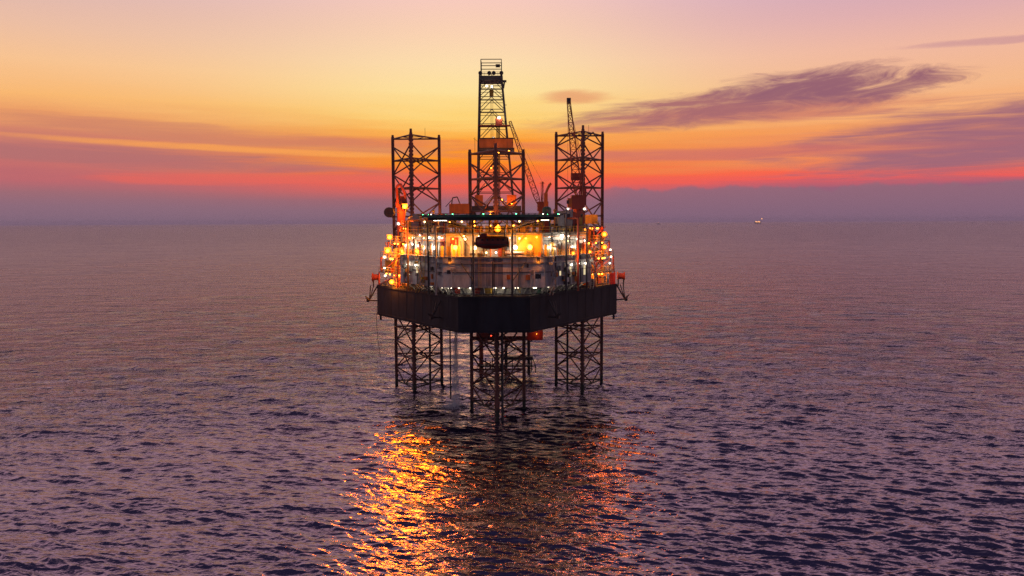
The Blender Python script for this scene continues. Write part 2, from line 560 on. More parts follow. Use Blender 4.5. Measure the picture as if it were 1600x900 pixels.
# ------------------------------------------------------------------ legs
def make_leg(cx, cyy, top, z0, label):
    root = thing('support_tower', label, 'rig leg', (cx, cyy, 0), 'triangular lattice legs of the rig')
    ch = [Vector((cx, cyy - 6.64, 0)), Vector((cx + 5.75, cyy + 3.32, 0)), Vector((cx - 5.75, cyy + 3.32, 0))]
    for c in ch:
        mb = MB().bar(c + Vector((0, 0, -4)), c + Vector((0, 0, top)), 0.40, 8)
        cdir = (Vector((cx, cyy, 0)) - c).normalized()
        sd2 = Vector((-cdir.y, cdir.x, 0)) * 0.42
        for s_ in (-1, 1):       # toothed racks on both flanks
            z = -3.5
            while z < top - 0.5:
                a = c + sd2 * s_ + Vector((0, 0, z))
                mb.bar(a, a + Vector((0, 0, 0.55)), 0.16, 4)
                z += 0.85
        mb.build('chord', 'leg', root)
    lv = []
    z = z0
    while z < top:
        lv.append(z)
        z += 6.9
    zz = Vector((0, 0, 1))
    for z in lv + [top - 0.5] if top - 0.5 - lv[-1] > 2 else lv:
        mb = MB()
        for k in range(3):
            mb.bar(ch[k] + zz * z, ch[(k + 1) % 3] + zz * z, 0.19, 6)
        mids = [(ch[k] + ch[(k + 1) % 3]) / 2 + zz * z for k in range(3)]
        for k in range(3):
            mb.bar(mids[k], mids[(k + 1) % 3], 0.10, 4)
        mb.build('horizontal_frame', 'leg', root)
    for z in lv:
        for k in range(3):
            a, b = ch[k], ch[(k + 1) % 3]
            m_ = (a + b) / 2
            mb = MB()
            hi = min(z + 6.9, top - 0.2)
            mid = z + 3.45
            if mid < top:
                for c in (a, b):
                    mb.bar(m_ + zz * z, c + zz * mid, 0.175, 6)
                    if hi - z > 6:
                        mb.bar(c + zz * mid, m_ + zz * hi, 0.175, 6)
                mb.build('cross_brace', 'leg', root)
    for k, c in enumerate(ch):
        MB().bar(c + zz * top, c + zz * (top + (0.5 if k else 0.9)), 0.3, 6).build('chord_cap', 'leg', root)
    MB().bar(ch[1] * 0.7 + ch[2] * 0.3 + zz * (top - 0.6), ch[1] * 0.7 + ch[2] * 0.3 + zz * (top + 2.2), 0.05).build('aerial', 'leg', root)
    return root


make_leg(X0 - 20.3, 196.7, 62.3, 1.2, 'tall dark lattice leg on the left, beside the glowing orange floodlights')
make_leg(X0 + 20.3, 196.7, 62.9, 1.2, 'tall dark lattice leg on the right, with a red crane standing before it')
make_leg(X0 + 0.2, 169.6, 56.2, 2.0, 'nearest dark lattice leg, in the middle in front of the derrick')


# ------------------------------------------------------------------ accommodation block
house = thing('accommodation_block', 'grey and white two tier deckhouse with lit walkways at the bow of the rig', 'deckhouse', (X0, 160, HT))
Z1, Z2, Z3 = 28.6, 34.4, 39.0
p1 = [(X0 - 9.8, 152), (X0 + 9.8, 152), (X0 + 20, 167), (X0 + 20, 186), (X0 - 20, 186), (X0 - 20, 167)]
p2 = [(X0 - 9.3, 153.4), (X0 + 9.3, 153.4), (X0 + 19, 168), (X0 + 19, 185), (X0 - 19, 185), (X0 - 19, 168)]
MB().prism([(X0 - 7, 155.2), (X0 + 7, 155.2), (X0 + 17, 170), (X0 + 17, 184), (X0 - 17, 184), (X0 - 17, 170)], HT, Z1).build('base_storey', 'white', house)
MB().prism(p1, Z1, Z2).build('lower_storey', 'wall', house)
MB().prism(p2, Z2 + 0.16, Z3).build('upper_storey', 'white', house)
pw = [(X0 - 10.1, 151.5), (X0 + 10.1, 151.5), (X0 + 20.6, 166.9), (X0 + 20.6, 186.3), (X0 - 20.6, 186.3), (X0 - 20.6, 166.9)]
MB().prism(pw, Z2, Z2 + 0.16).build('walkway_slab', 'steel', house)
pr = [(X0 - 9.9, 152.8), (X0 + 9.9, 152.8), (X0 + 19.6, 167.6), (X0 + 19.6, 185.4), (X0 - 19.6, 185.4), (X0 - 19.6, 167.6)]
MB().prism(pr, Z3, Z3 + 0.14).build('roof_slab', 'deck', house)
rail_mb([(x, y, Z2 + 0.16) for x, y in (pw[5], pw[0], pw[1], pw[2])], 1.1, 1.5, 0.045).build('railing', 'yellow', house)
rail_mb([(x, y, Z3 + 0.14) for x, y in (pr[5], pr[0], pr[1], pr[2])], 1.1, 1.3, 0.05).build('railing', 'yellow', house)


def wall_rect(a, b, f, w, z0, z1, out=0.05, depth=0.06):
    """a slab on the wall from a to b, centred at fraction f, w wide"""
    a3, b3 = Vector((*a, 0)), Vector((*b, 0))
    d = (b3 - a3).normalized()
    nrm = Vector((d.y, -d.x, 0))
    c = a3.lerp(b3, f)
    pts = []
    for s_, o_ in ((-1, out), (1, out), (1, out - depth), (-1, out - depth)):
        p = c + d * (s_ * w / 2) + nrm * o_
        pts.append((p.x, p.y))
    return MB().prism(pts, z0, z1)


L1, F1, R1 = (p1[5], p1[0]), (p1[0], p1[1]), (p1[1], p1[2])
L2, F2, R2 = (p2[5], p2[0]), (p2[0], p2[1]), (p2[1], p2[2])


def opening(kind, wall, f, w, z0, z1, pane, frame='dark'):
    fr = wall_rect(*wall, f, w + 0.3, z0 - 0.12, z1 + 0.15, 0.05).build(kind, frame, house)
    wall_rect(*wall, f, w, z0, z1, 0.085, 0.03).build('pane' if kind == 'window' else 'door_leaf', pane, fr)


opening('window', F1, 0.925, 0.95, 30.4, 31.1, 'glass')
opening('window', F1, 0.06, 0.8, 31.3, 32.0, 'glass', 'wall')
for f in (0.12, 0.3):
    opening('window', R1, f, 0.6, 30.6, 31.6, 'lit' if f > 0.2 else 'glass', 'blue')
for f in (0.52, 0.68, 0.84):
    opening('door', R1, f, 0.75, 30.2, 32.2, 'lit', 'dark')  # door leaves glow in place of lamplight in the recess
for f in (0.22, 0.42):
    opening('door', L1, f, 0.75, 30.4, 32.2, 'lit', 'dark')  # same stand-in glow for the lamp-lit doorways on the left
# tier two doors, windows and coloured panels
for f in (0.32, 0.62):
    opening('window', F2, f, 1.0, 36.4, 37.3, 'glass', 'steel')
for w_, fs in ((L2, (0.18, 0.36, 0.54, 0.72, 0.88)), (R2, (0.1, 0.3, 0.5, 0.72, 0.9))):
    for i, f in enumerate(fs):
        opening('door', w_, f, 0.85, 34.7, 36.7, 'glass' if i % 2 else 'blue', 'steel')
wall_rect(*L2, 0.93, 1.7, 36.6, 38.4, 0.12, 0.1).build('signal_panel', 'red', house)
wall_rect(*F2, 0.09, 1.5, 36.7, 38.2, 0.12, 0.1).build('signal_panel', 'red', house)
wall_rect(*F2, 0.5, 7.0, 35.9, 38.8, 0.05, 0.04).build('tinted_panel', 'blue', house)
wall_rect(*F2, 0.86, 4.6, 34.7, 38.7, 0.06, 0.05).build('tinted_panel', 'yellow', house)  # yellow stands in for sodium light falling on the wall
wall_rect(*F2, 0.08, 2.6, 34.7, 36.5, 0.06, 0.05).build('tinted_panel', 'yellow', house)  # left patch of sodium light, put into the panel colour
wall_rect(*R1, 0.5, 17.4, 28.8, 34.2, 0.03, 0.02).build('tinted_panel', 'blue', house)
wall_rect(*F1, 0.45, 5.4, 28.9, 34.1, 0.04, 0.03).build('tinted_panel', 'blue', house)
for wl, fs, z0, z1 in ((F1, (0.28, 0.5, 0.74), 28.7, 34.3), (F2, (0.2, 0.42, 0.55, 0.72), 34.6, 38.9), (L2, (0.1, 0.28, 0.45, 0.63, 0.8), 34.6, 38.9),
                       (R2, (0.2, 0.4, 0.6, 0.82), 34.6, 38.9), (L1, (0.1, 0.5, 0.7), 28.7, 34.3), (R1, (0.2, 0.42, 0.75), 28.7, 34.3)):
    for f in fs:
        wall_rect(*wl, f, 0.16, z0, z1, 0.2, 0.18).build('wall_pipe', 'dark' if random.random() < 0.6 else 'steel', house)
rnd = random.Random(77)
for wl, n in ((L1, 15), (F1, 17), (R1, 15)):
    mb = MB()
    for i in range(n + 1):       # plate stiffeners and seams pressed into the wall
        f = min(0.995, max(0.005, i / n))
        q = wall_rect(*wl, f, 0.09, Z1 + 0.05, Z2 - 0.05, 0.07, 0.06)
        mb.poly(q.v, q.f)
    mb.build('wall_stiffeners', 'blue' if wl is R1 else 'wall', house)
    wall_rect(*wl, 0.5, (Vector(wl[1]) - Vector(wl[0])).length - 0.6, 33.2, 33.45, 0.32, 0.24).build('cable_tray', 'steel', house)
    wall_rect(*wl, 0.5, (Vector(wl[1]) - Vector(wl[0])).length - 0.6, 31.5, 31.6, 0.16, 0.14).build('cable_tray', 'dark', house)
    for i in range(9 if wl is F1 else 20):
        f = rnd.uniform(0.04, 0.96)
        z = rnd.uniform(28.9, 32.6)
        wall_rect(*wl, f, rnd.uniform(0.3, 0.9), z, z + rnd.uniform(0.4, 1.1), rnd.uniform(0.2, 0.45 if wl is F1 else 0.95), 0.4).build('junction_box', rnd.choice(('steel', 'dark', 'wall', 'orange')), house)
    for i in range(4):
        f = rnd.uniform(0.05, 0.95)
        z = rnd.uniform(30, 33)
        wall_rect(*wl, f, rnd.uniform(0.12, 0.3), Z1 + 0.1, z, 0.28, 0.26).build('vent_duct', rnd.choice(('steel', 'dark', 'wall')), house)
    f = {0: 0.62}.get(0) if wl is not F1 else 0.36
    a3, b3 = Vector((*wl[0], 0)), Vector((*wl[1], 0))
    d = (b3 - a3).normalized()
    c = a3.lerp(b3, f) + Vector((d.y, -d.x, 0)) * 0.4
    mb = MB()
    for k in (-0.25, 0.25):
        mb.bar(c + d * k + Vector((0, 0, Z1)), c + d * k + Vector((0, 0, Z2 + 1)), 0.04)
    for i in range(18):
        z = Z1 + 0.2 + i * 0.33
        mb.bar(c - d * 0.25 + Vector((0, 0, z)), c + d * 0.25 + Vector((0, 0, z)), 0.03)
    mb.build('ladder', 'yellow', house)
for wl, fa, fb in ((L1, 0.52, 0.66), (R1, 0.9, 0.98), (R1, 0.02, 0.09)):     # zigzag stairs and standpipes up the outside
    a3, b3 = Vector((*wl[0], 0)), Vector((*wl[1], 0))
    d = (b3 - a3).normalized()
    o_ = Vector((d.y, -d.x, 0)) * 0.75
    mb = MB()
    p, q = a3.lerp(b3, fa) + o_, a3.lerp(b3, fb) + o_
    for i, (z0, z1) in enumerate(((HT, 30.2), (30.2, 33.2), (33.2, Z2 + 2.0))):
        u, v = (p, q) if i % 2 == 0 else (q, p)
        for k in (0, 0.7):
            w_ = o_.normalized() * k
            mb.bar(u + w_ + Vector((0, 0, z0)), v + w_ + Vector((0, 0, z1)), 0.07)
            mb.bar(u + w_ + Vector((0, 0, z0 + 1)), v + w_ + Vector((0, 0, z1 + 1)), 0.04)
        mb.bar(v + Vector((0, 0, z1)), v + o_ + Vector((0, 0, z1)), 0.3)
    mb.build('outside_stair', 'yellow' if wl is L1 else 'steel', house)
for wl, f, m_, r_ in ((L1, 0.3, 'orange', 0.22), (L1, 0.78, 'dark', 0.18), (L1, 0.95, 'steel', 0.2), (R1, 0.34, 'dark', 0.2), (R1, 0.6, 'crane', 0.24), (R1, 0.8, 'dark', 0.16)):
    a3, b3 = Vector((*wl[0], 0)), Vector((*wl[1], 0))
    d = (b3 - a3).normalized()
    p = a3.lerp(b3, f) + Vector((d.y, -d.x, 0)) * 1.0
    zt_ = Z3 + rnd.uniform(0.5, 3.0)
    MB().path([(p.x, p.y, HT), (p.x, p.y, zt_), (p.x + (X0 - p.x) * 0.12, p.y + 2.0, zt_)], r_, 8).build('riser_pipe', m_, house)
for f in (0.28, 0.36, 0.64, 0.72, 0.78):       # life raft canisters on the walkway rail
    p = lerp(F2[0], F2[1], f)
    MB().bar((p[0] - 0.55, 152.0, Z2 + 0.75), (p[0] + 0.55, 152.0, Z2 + 0.75), 0.36, 10).build('raft_canister', 'white', house)
mb = MB()      # canopy ledge under the upper walkway
for a, b in (L1, F1, R1):
    for i in range(8):
        f = (i + 0.5) / 8
        p = lerp(a, b, f)
        mb.bar((p[0], p[1] + 0.1, Z2 - 1.0), (p[0] * 1.0, p[1] - 0.45, Z2 - 0.02), 0.06)
mb.build('walkway_bracket', 'steel', house)


def wall_lamp(wall, f, z, mat, r=0.26, out=0.55, parent=None):
    a3, b3 = Vector((*wall[0], 0)), Vector((*wall[1], 0))
    d = (b3 - a3).normalized()
    nrm = Vector((d.y, -d.x, 0))
    c = a3.lerp(b3, f) + Vector((0, 0, z))
    fx = MB().bar(c + Vector((0, 0, r + 0.12)), c + nrm * out + Vector((0, 0, r + 0.12)), 0.05)
    fx.bar(c + nrm * out + Vector((0, 0, r)), c + nrm * out + Vector((0, 0, r + 0.2)), r * 0.9, 8, r * 0.4)
    fx = fx.build('wall_lamp', 'steel', parent or house)
    bulb(c + nrm * out, r, mat, fx, nrm)


for f, z, m_, r in ((0.10, 36.3, 'sodium', 0.42), (0.87, 36.3, 'sodium', 0.48), (0.72, 36.3, 'cool', 0.40), (0.3, 36.2, 'warm', 0.38), (0.2, 37.9, 'warm', 0.25),
                    (0.76, 38.0, 'warm', 0.2), (0.42, 35.3, 'warm', 0.18), (0.52, 35.3, 'cool', 0.18), (0.62, 35.3, 'warm', 0.18)):
    wall_lamp(F2, f, z, m_, r, 0.8)
for f, z, m_, r in ((0.12, 36.5, 'cool', 0.36), (0.26, 38.0, 'warm', 0.2), (0.42, 36.4, 'cool', 0.36), (0.58, 36.1, 'cool', 0.32), (0.66, 38.1, 'cool', 0.22), (0.8, 36.2, 'cool', 0.38), (0.9, 38.2, 'cool', 0.22)):
    wall_lamp(L2, f, z, m_, r, 0.5)
for f, z, m_, r in ((0.06, 36.2, 'cool', 0.36), (0.17, 36.2, 'cool', 0.32), (0.28, 37.0, 'cool', 0.22), (0.38, 38.3, 'cool', 0.36), (0.5, 37.3, 'warm', 0.22), (0.62, 36.0, 'cool', 0.24), (0.74, 37.6, 'cool', 0.24), (0.9, 37.2, 'cool', 0.24)):
    wall_lamp(R2, f, z, m_, r, 0.5)
for wl, fs in ((R1, (0.52, 0.68, 0.84)), (L1, (0.22, 0.42))):
    for f in fs:
        wall_lamp(wl, f, 32.55, 'cool', 0.2, 0.35)
for wl, n in ((L2, 8), (F2, 7), (R2, 7)):      # small lights under the eaves; sodium ones over yellow panels added to brighten them
    for i in range(n):
        f = (i + 0.5 + random.uniform(-0.4, 0.4)) / n
        if random.random() < 0.2:
            continue
        wall_lamp(wl, f, Z3 - random.uniform(0.4, 1.3), 'sodium' if (wl is F2 and i in (0, 5, 6)) or (wl is L2 and i < 2) else 'warm' if i % 3 == 1 else 'cool', 0.13, 0.4)
for f in (0.06, 0.16, 0.27, 0.5, 0.6, 0.72, 0.9):    # lamps in the open gallery under the overhang
    p = lerp(F1[0], F1[1], f)
    fx = MB().box(p[0] - 0.4, p[0] + 0.4, 153.6, 153.8, Z1 - 0.14, Z1).build('gallery_lamp', 'steel', house)
    MB().box(p[0] - 0.35, p[0] + 0.35, 153.58, 153.82, Z1 - 0.24, Z1 - 0.14).build('tube', 'tube', fx)
for wl in (L1, R1):
    for f in (0.15, 0.4, 0.65, 0.9):
        p = lerp(wl[0], wl[1], f)
        q = (p[0] + (X0 - p[0]) * 0.08, p[1] + 1.3)
        fx = MB().box(q[0] - 0.4, q[0] + 0.4, q[1] - 0.1, q[1] + 0.1, Z1 - 0.14, Z1).build('gallery_lamp', 'steel', house)
        MB().box(q[0] - 0.35, q[0] + 0.35, q[1] - 0.08, q[1] + 0.08, Z1 - 0.24, Z1 - 0.14).build('tube', 'tube', fx)
# coloured lockers standing in the gallery
for i, (f, m_, w_) in enumerate(((0.04, 'steel', 1.0), (0.13, 'boat', 1.1), (0.24, 'white', 1.3), (0.33, 'boat', 0.9), (0.44, 'yellow', 1.5), (0.56, 'white', 1.2), (0.66, 'white', 0.8), (0.8, 'steel', 1.6), (0.93, 'green', 1.2))):
    p = lerp(F1[0], F1[1], f)
    y = 154.2 if abs(p[0] - X0) < 7 else 155.0
    MB().box(p[0] - w_ / 2, p[0] + w_ / 2, y, y + 0.7, HT, HT + 1.1).build('locker', m_, house)

rnd = random.Random(42)
for wl, n, zb in ((L2, 22, Z2 + 0.16), (F2, 14, Z2 + 0.16), (R2, 24, Z2 + 0.16)):
    a3, b3 = Vector((*wl[0], 0)), Vector((*wl[1], 0))
    d = (b3 - a3).normalized()
    nrm = Vector((d.y, -d.x, 0))
    for i in range(n):
        f = (i + rnd.uniform(0.1, 0.9)) / n
        w_, h_ = rnd.uniform(0.3, 0.9), rnd.uniform(0.6, 2.9)
        c = a3.lerp(b3, f) + nrm * 0.75
        mt = rnd.choice(('orange', 'yellow', 'dark', 'steel', 'crane', 'white', 'orange', 'dark', 'blue'))
        if rnd.random() < 0.5:
            wall_rect(*wl, f, w_, zb, zb + h_, 1.0, 0.6).build('walkway_locker', mt, house)
        else:
            MB().bar(c + Vector((0, 0, zb)), c + Vector((0, 0, zb + h_ + 1.2)), 0.1 + 0.12 * w_, 8).build('standpipe', mt, house)
    for z in (38.6, 38.3, 37.5):
        if wl is not F2 or z == 38.6:
            mb = MB().bar(a3 + nrm * 0.35 + Vector((0, 0, z)), b3 + nrm * 0.35 + Vector((0, 0, z)), 0.09, 6)
            mb.build('pipe_run', rnd.choice(('orange', 'yellow', 'dark')), house)
for wl, n in (((pr[5], pr[0]), 24), ((pr[0], pr[1]), 10), ((pr[1], pr[2]), 24)):
    for i in range(n):
        f = (i + rnd.uniform(0.2, 0.8)) / n
        p = lerp(wl[0], wl[1], f)
        off = rnd.uniform(1.0, 4.5)
        x, y = p[0] + (X0 - p[0]) * 0.03 * off, p[1] + off
        w_, h_ = rnd.uniform(0.4, 1.6), rnd.choice((0.7, 1.1, 1.6, 2.2, 2.9, 3.8)) * (1 if wl[0][0] < X0 - 12 or wl[1][0] > X0 + 12 else 0.6)
        mt = rnd.choice(('yellow', 'orange', 'yellow', 'steel', 'dark', 'crane', 'dark', 'blue'))
        if rnd.random() < 0.6:
            MB().box(x - w_ / 2, x + w_ / 2, y - 0.5, y + 0.5, Z3 + 0.14, Z3 + 0.14 + h_).build('roof_unit', mt, house)
        else:
            MB().bar((x, y, Z3 + 0.14), (x, y, Z3 + h_ + 0.6), 0.18, 8).ball((x, y, Z3 + h_ + 0.6), 0.32, nu=8, nv=5).build('roof_vent', mt, house)
for px in (664, 681, 703, 722, 741, 812, 826, 841, 858):
    p = at(px, 350, 158 if 735 < px < 820 else 160)
    fx = MB().bar((p.x, p.y, Z3 + 0.14), (p.x, p.y, Z3 + 2.1), 0.06).build('roof_lamp', 'steel', house)
    bulb((p.x, p.y, Z3 + 2.25), 0.17, 'sodium' if px % 2 else 'warm', fx)
for f in (0.07, 0.93):      # shielded lamps added under the walkway edge for orange patches on the lower wall
    p = lerp(F1[0], F1[1], f)
    fx = MB().box(p[0] - 0.3, p[0] + 0.3, 151.15, 151.32, Z2 - 1.1, Z2).build('added_patch_lamp', 'dark', house)
    bulb((p[0], 151.5, Z2 - 0.9), 0.16, 'sodium', fx)

# ------------------------------------------------------------------ helideck
HX, HY, HZ = X0 - 0.2, 144.5, 42.3
hel = thing('helideck', 'dark green edge-on octagonal helicopter deck on two tall posts over the bow', 'helideck', (HX, HY, HZ))
oc = [(HX + 12.1 * math.cos(R(22.5 + 45 * k)), HY + 12.1 * math.sin(R(22.5 + 45 * k))) for k in range(8)]
oc = [(HX + (x - HX) * 1.08, y) for x, y in oc]
MB().prism(oc, HZ - 0.35, HZ + 0.1).build('landing_deck', 'green', hel)
mb = MB()
for k in range(-4, 5):
    hw = 11.0 if abs(k) < 3 else 7.5
    mb.box(HX - hw, HX + hw, HY + k * 2.5 - 0.1, HY + k * 2.5 + 0.1, HZ - 0.85, HZ - 0.352)
mb.build('deck_beam', 'dark', hel)
mb = MB()
oc2 = [(HX + (x - HX) * 1.1, HY + (y - HY) * 1.1) for x, y in oc]
for k in range(8):
    a, b, c, d = oc[k], oc[(k + 1) % 8], oc2[k], oc2[(k + 1) % 8]
    mb.bar((*c, HZ + 0.25), (*d, HZ + 0.25), 0.06)
    for i in range(7):
        p, q = lerp(a, b, i / 7), lerp(c, d, i / 7)
        mb.bar((*p, HZ - 0.1), (*q, HZ + 0.25), 0.045)
mb.build('safety_net_frame', 'dark', hel)
PX = (HX - 3.6, HX + 3.65)
for x in PX:
    MB().bar((x, 148.6, HT), (x, 148.6, HZ - 0.85), 0.19, 8).build('post', 'dark', hel)
    sgn = -1 if x < HX else 1
    for za, q, r_ in ((HZ - 2.4, (x + sgn * 6.8, 146, HZ - 0.8), 0.15), (HZ - 2.4, (x + sgn * 4.0, 139, HZ - 0.8), 0.13), (HZ - 2.4, (x - sgn * 1.8, 142, HZ - 0.8), 0.1), (30, (x + sgn * 2.6, 151.9, 33.5), 0.1)):
        MB().bar((x, 148.6, za), q, r_, 6).build('strut', 'dark', hel)
MB().bar((PX[0], 148.6, HZ - 2.4), (PX[1], 148.6, HZ - 2.4), 0.1, 6).build('tie_beam', 'dark', hel)
MB().bar((HX, 148.6, HT), (HX, 148.6, 33.8), 0.12, 6).build('post', 'dark', hel)
for i in range(14):
    an = 2 * math.pi * (i + 0.3) / 14
    MB().ball((HX + 11.7 * math.cos(an) * 1.06, HY + 11.4 * math.sin(an), HZ + 0.2), 0.1, nu=6, nv=4).build('edge_lamp', 'greenlamp' if i % 4 else 'cool', hel)
for px, py in ((697, 341), (852, 341), (684, 342)):
    p = at(px, py, 142)
    fx = MB().box(p.x - 0.8, p.x + 0.8, 141.8, 142.2, HZ - 0.75, HZ - 0.5).build('underdeck_lamp', 'steel', hel)
    MB().box(p.x - 0.7, p.x + 0.7, 141.78, 142.22, HZ - 0.9, HZ - 0.76).build('tube', 'cool', fx)
# stairs from the helideck down to the walkway
for sgn, nm in ((-1, 'left'), (1, 'right')):
    mb = MB()
    a, b = Vector((HX + sgn * 8.2, 151.2, Z3 + 2.6)), Vector((HX + sgn * 4.6, 151.2, Z2 + 2.2))
    for dy in (0, 0.8):
        o_ = Vector((0, dy - 0.5, 0))
        mb.bar(a + o_, b + o_, 0.09)
        mb.bar(a + o_ + Vector((0, 0, 1)), b + o_ + Vector((0, 0, 1)), 0.05)
    for i in range(14):
        p = a.lerp(b, i / 13)
        mb.box(p.x - 0.14, p.x + 0.14, p.y - 0.45, p.y + 0.25, p.z - 0.02, p.z + 0.02)
    mb.build('stair', 'yellow', hel)

# ------------------------------------------------------------------ lifeboat under the helideck
lb = thing('lifeboat', 'dark red covered lifeboat slung crosswise under the middle of the helideck', 'lifeboat', (HX, 146.5, 36.0))
prof = [(-3.0, 0.35, 0.75), (-2.6, 0.75, 0.3), (-1.5, 1.1, 0.05), (0, 1.25, 0), (1.5, 1.1, 0.05), (2.6, 0.75, 0.3), (3.05, 0.3, 0.8)]
vs, fs = [], []
for (x, w_, k) in prof:
    for an in range(10):
        t_ = 2 * math.pi * an / 10
        zz_ = math.sin(t_)
        z_ = 1.35 + (1.25 if zz_ > 0 else 1.35 - k) * zz_ * (0.55 + 0.45 * w_ / 1.25)
        vs.append((HX - 0.05 + x, 146.5 + w_ * math.cos(t_), 36.1 + z_))
for i in range(len(prof) - 1):
    for j in range(10):
        a, b = i * 10 + j, i * 10 + (j + 1) % 10
        fs.append((a, b, b + 10, a + 10))
fs += [tuple(range(10)), tuple(reversed(range(len(vs) - 10, len(vs))))]
MB().poly(vs, fs).build('boat_hull', 'boat', lb, True)
MB().box(HX - 2.3, HX - 0.9, 145.9, 147.1, 38.35, 39.05).build('cockpit', 'boat', lb)
MB().box(HX - 2.6, HX + 2.5, 145.2, 145.36, 36.9, 37.1).build('rubbing_band', 'dark', lb)
for x in (-2.3, 2.3):
    MB().path([(HX + x, 151.5, 38.6), (HX + x * 1.1, 149, 40.6), (HX + x, 146.5, 40.0), (HX + x, 146.5, 38.3)], 0.11).build('davit_arm', 'dark', lb)
for i in range(5):
    x = HX - 1.8 + i * 0.95
    MB().box(x - 0.2, x + 0.2, 145.3, 145.42, 37.75, 38.1).build('porthole', 'glass', lb)

# ------------------------------------------------------------------ drill floor, cantilever and derrick
DX = -4.4
flo = thing('drill_floor_substructure', 'orange lit steel substructure carrying the derrick at the stern', 'drill floor', (DX, 225, HT))
MB().box(DX - 7, DX + 7, 219, 233, 44.2, 45.6).build('floor_deck', 'dark', flo)
MB().box(DX - 8, DX - 6.6, 190, 240, 38, 40).build('cantilever_beam', 'yellow', flo)
MB().box(DX + 6.6, DX + 8, 190, 240, 38, 40).build('cantilever_beam', 'yellow', flo)
for x in (-6.4, 6.4):
    for y in (220, 232):
        MB().bar((DX + x, y, 38.5), (DX + x, y, 44.2), 0.4, 6).build('column', 'brown', flo)
MB().bar((DX - 6.4, 220, 40), (DX, 220, 44.2), 0.22).bar((DX + 6.4, 220, 40), (DX, 220, 44.2), 0.22).build('knee_brace', 'orange', flo)
for (x, w_) in ((-4.6, 2.2), (4.4, 2.6)):
    MB().box(DX + x - w_ / 2, DX + x + w_ / 2, 219.2, 222, 45.6, 48.6).build('doghouse', 'orange', flo)
rail_mb([(DX - 7, 219, 45.6), (DX + 7, 219, 45.6)], 1.1, 1.2, 0.05).build('railing', 'yellow', flo)

der = thing('drilling_derrick', 'tallest lattice tower, the drilling derrick, with crown platform and orange wind wall', 'derrick', (DX, 225, 45.6))
ZB = 45.6
zt = at(770, 118, 225).z
ztt = at(770, 93, 225).z
bl, br_, tl, tr_ = -9.5, 0.6, -8.6, -2.7


def dcorner(k, z):
    f = (z - ZB) / (zt - ZB)
    xl, xr = bl + (tl - bl) * f, br_ + (tr_ - br_) * f
    yn, yf = 220 + 2.2 * f, 230 - 2.2 * f
    return Vector(((xl, yn), (xr, yn), (xr, yf), (xl, yf))[k] + (z,))


for k in range(4):
    MB().bar(dcorner(k, ZB), dcorner(k, zt), 0.24 if k != 1 else 0.3, 6).build('corner_leg', 'dark', der)
zl = [at(770, y, 221).z for y in (330, 300, 270, 245, 216, 193, 170, 150, 133)] + [zt]
for i, z in enumerate(zl):
    mb = MB()
    for k in range(4):
        mb.bar(dcorner(k, z), dcorner((k + 1) % 4, z), 0.13)
        if i > 3:
            mb.bar(dcorner(k, z - 0.75), dcorner((k + 1) % 4, z - 0.75), 0.09)
    mb.build('girt', 'dark', der)
for z, z2 in zip(zl, zl[1:]):
    for k in range(4):
        a, b, c, d = dcorner(k, z), dcorner((k + 1) % 4, z), dcorner(k, z2), dcorner((k + 1) % 4, z2)
        mid = (c + d) / 2
        MB().bar(a, mid, 0.12).bar(b, mid, 0.12).build('brace', 'dark', der)
# wind wall, racking board, crown platform, crown frame
w0, w1 = at(750, 231, 219.6), at(803, 217, 219.6)
MB().box(w0.x, w1.x, 219.5, 219.66, w0.z, w1.z).box(w0.x, w0.x + 0.15, 219.66, 230, w0.z, w1.z).box(w1.x - 0.15, w1.x, 219.66, 230, w0.z, w1.z).build('wind_wall', 'brown', der)
MB().box(w0.x - 0.3, w1.x + 0.3, 219.2, 230.5, w0.z - 0.5, w0.z - 0.02).box(w0.x - 0.2, w1.x + 0.2, 219.35, 219.5, w1.z, w1.z + 0.3).build('wall_girder', 'dark', der)
m0, m1 = at(748, 197, 221), at(792, 190, 221)
MB().box(m0.x, m1.x + 1.2, 220, 222.4, m0.z, m0.z + 0.25).box(at(775, 0, 221).x, at(786, 0, 221).x, 220.2, 222, m0.z + 0.25, m0.z + 2.0).build('racking_board', 'crane', der)
c0, c1 = at(752, 126, 223), at(786, 117, 223)
MB().box(c0.x - 0.2, c1.x + 0.2, 221.4, 228.6, c0.z, c0.z + 1.1).box(c1.x, c1.x + 1.2, 222, 224, c0.z - 0.3, c0.z).build('crown_platform', 'dark', der)
rail_mb([(c0.x - 0.1, 221.5, c0.z + 1.1), (c1.x + 0.1, 221.5, c0.z + 1.1)], 1.0, 1.2, 0.05).build('railing', 'dark', der)
for px in (752, 766, 773, 785):
    p = at(px, 114, 222.5)
    MB().bar((p.x, 222.2, p.z), (p.x, 222.7, p.z), 0.55, 12).build('sheave', 'dark', der)
g0, g1 = at(753, 120, 223), at(785, 93, 223)
mb = MB()
for x in (g0.x, g1.x):
    for y in (222.5, 227.5):
        mb.bar((x, y, c0.z + 1), (x, y, g1.z), 0.13)
for z in (g1.z, at(770, 103, 223).z):
    for y in (222.5, 227.5):
        mb.bar((g0.x, y, z), (g1.x, y, z), 0.13)
    mb.bar((g0.x, 222.5, z), (g0.x, 227.5, z), 0.1).bar((g1.x, 222.5, z), (g1.x, 227.5, z), 0.1)
mb.box(g1.x - 1.6, g1.x - 0.4, 224, 225, at(770, 103, 223).z, at(770, 99, 223).z)
mb.build('crown_frame', 'dark', der)
mb = MB()
for i in range(9):
    x = DX + 0.4 + (i % 3) * 0.36
    y = 223.5 + (i // 3) * 0.4
    mb.bar((x, y, ZB), (x, y, m0.z + 3), 0.13, 5)
mb.build('drill_pipe_stand', 'dark', der)
mb = MB().box(DX - 1.6, DX - 0.5, 224.4, 225.6, at(770, 150, 225).z, at(770, 140, 225).z)
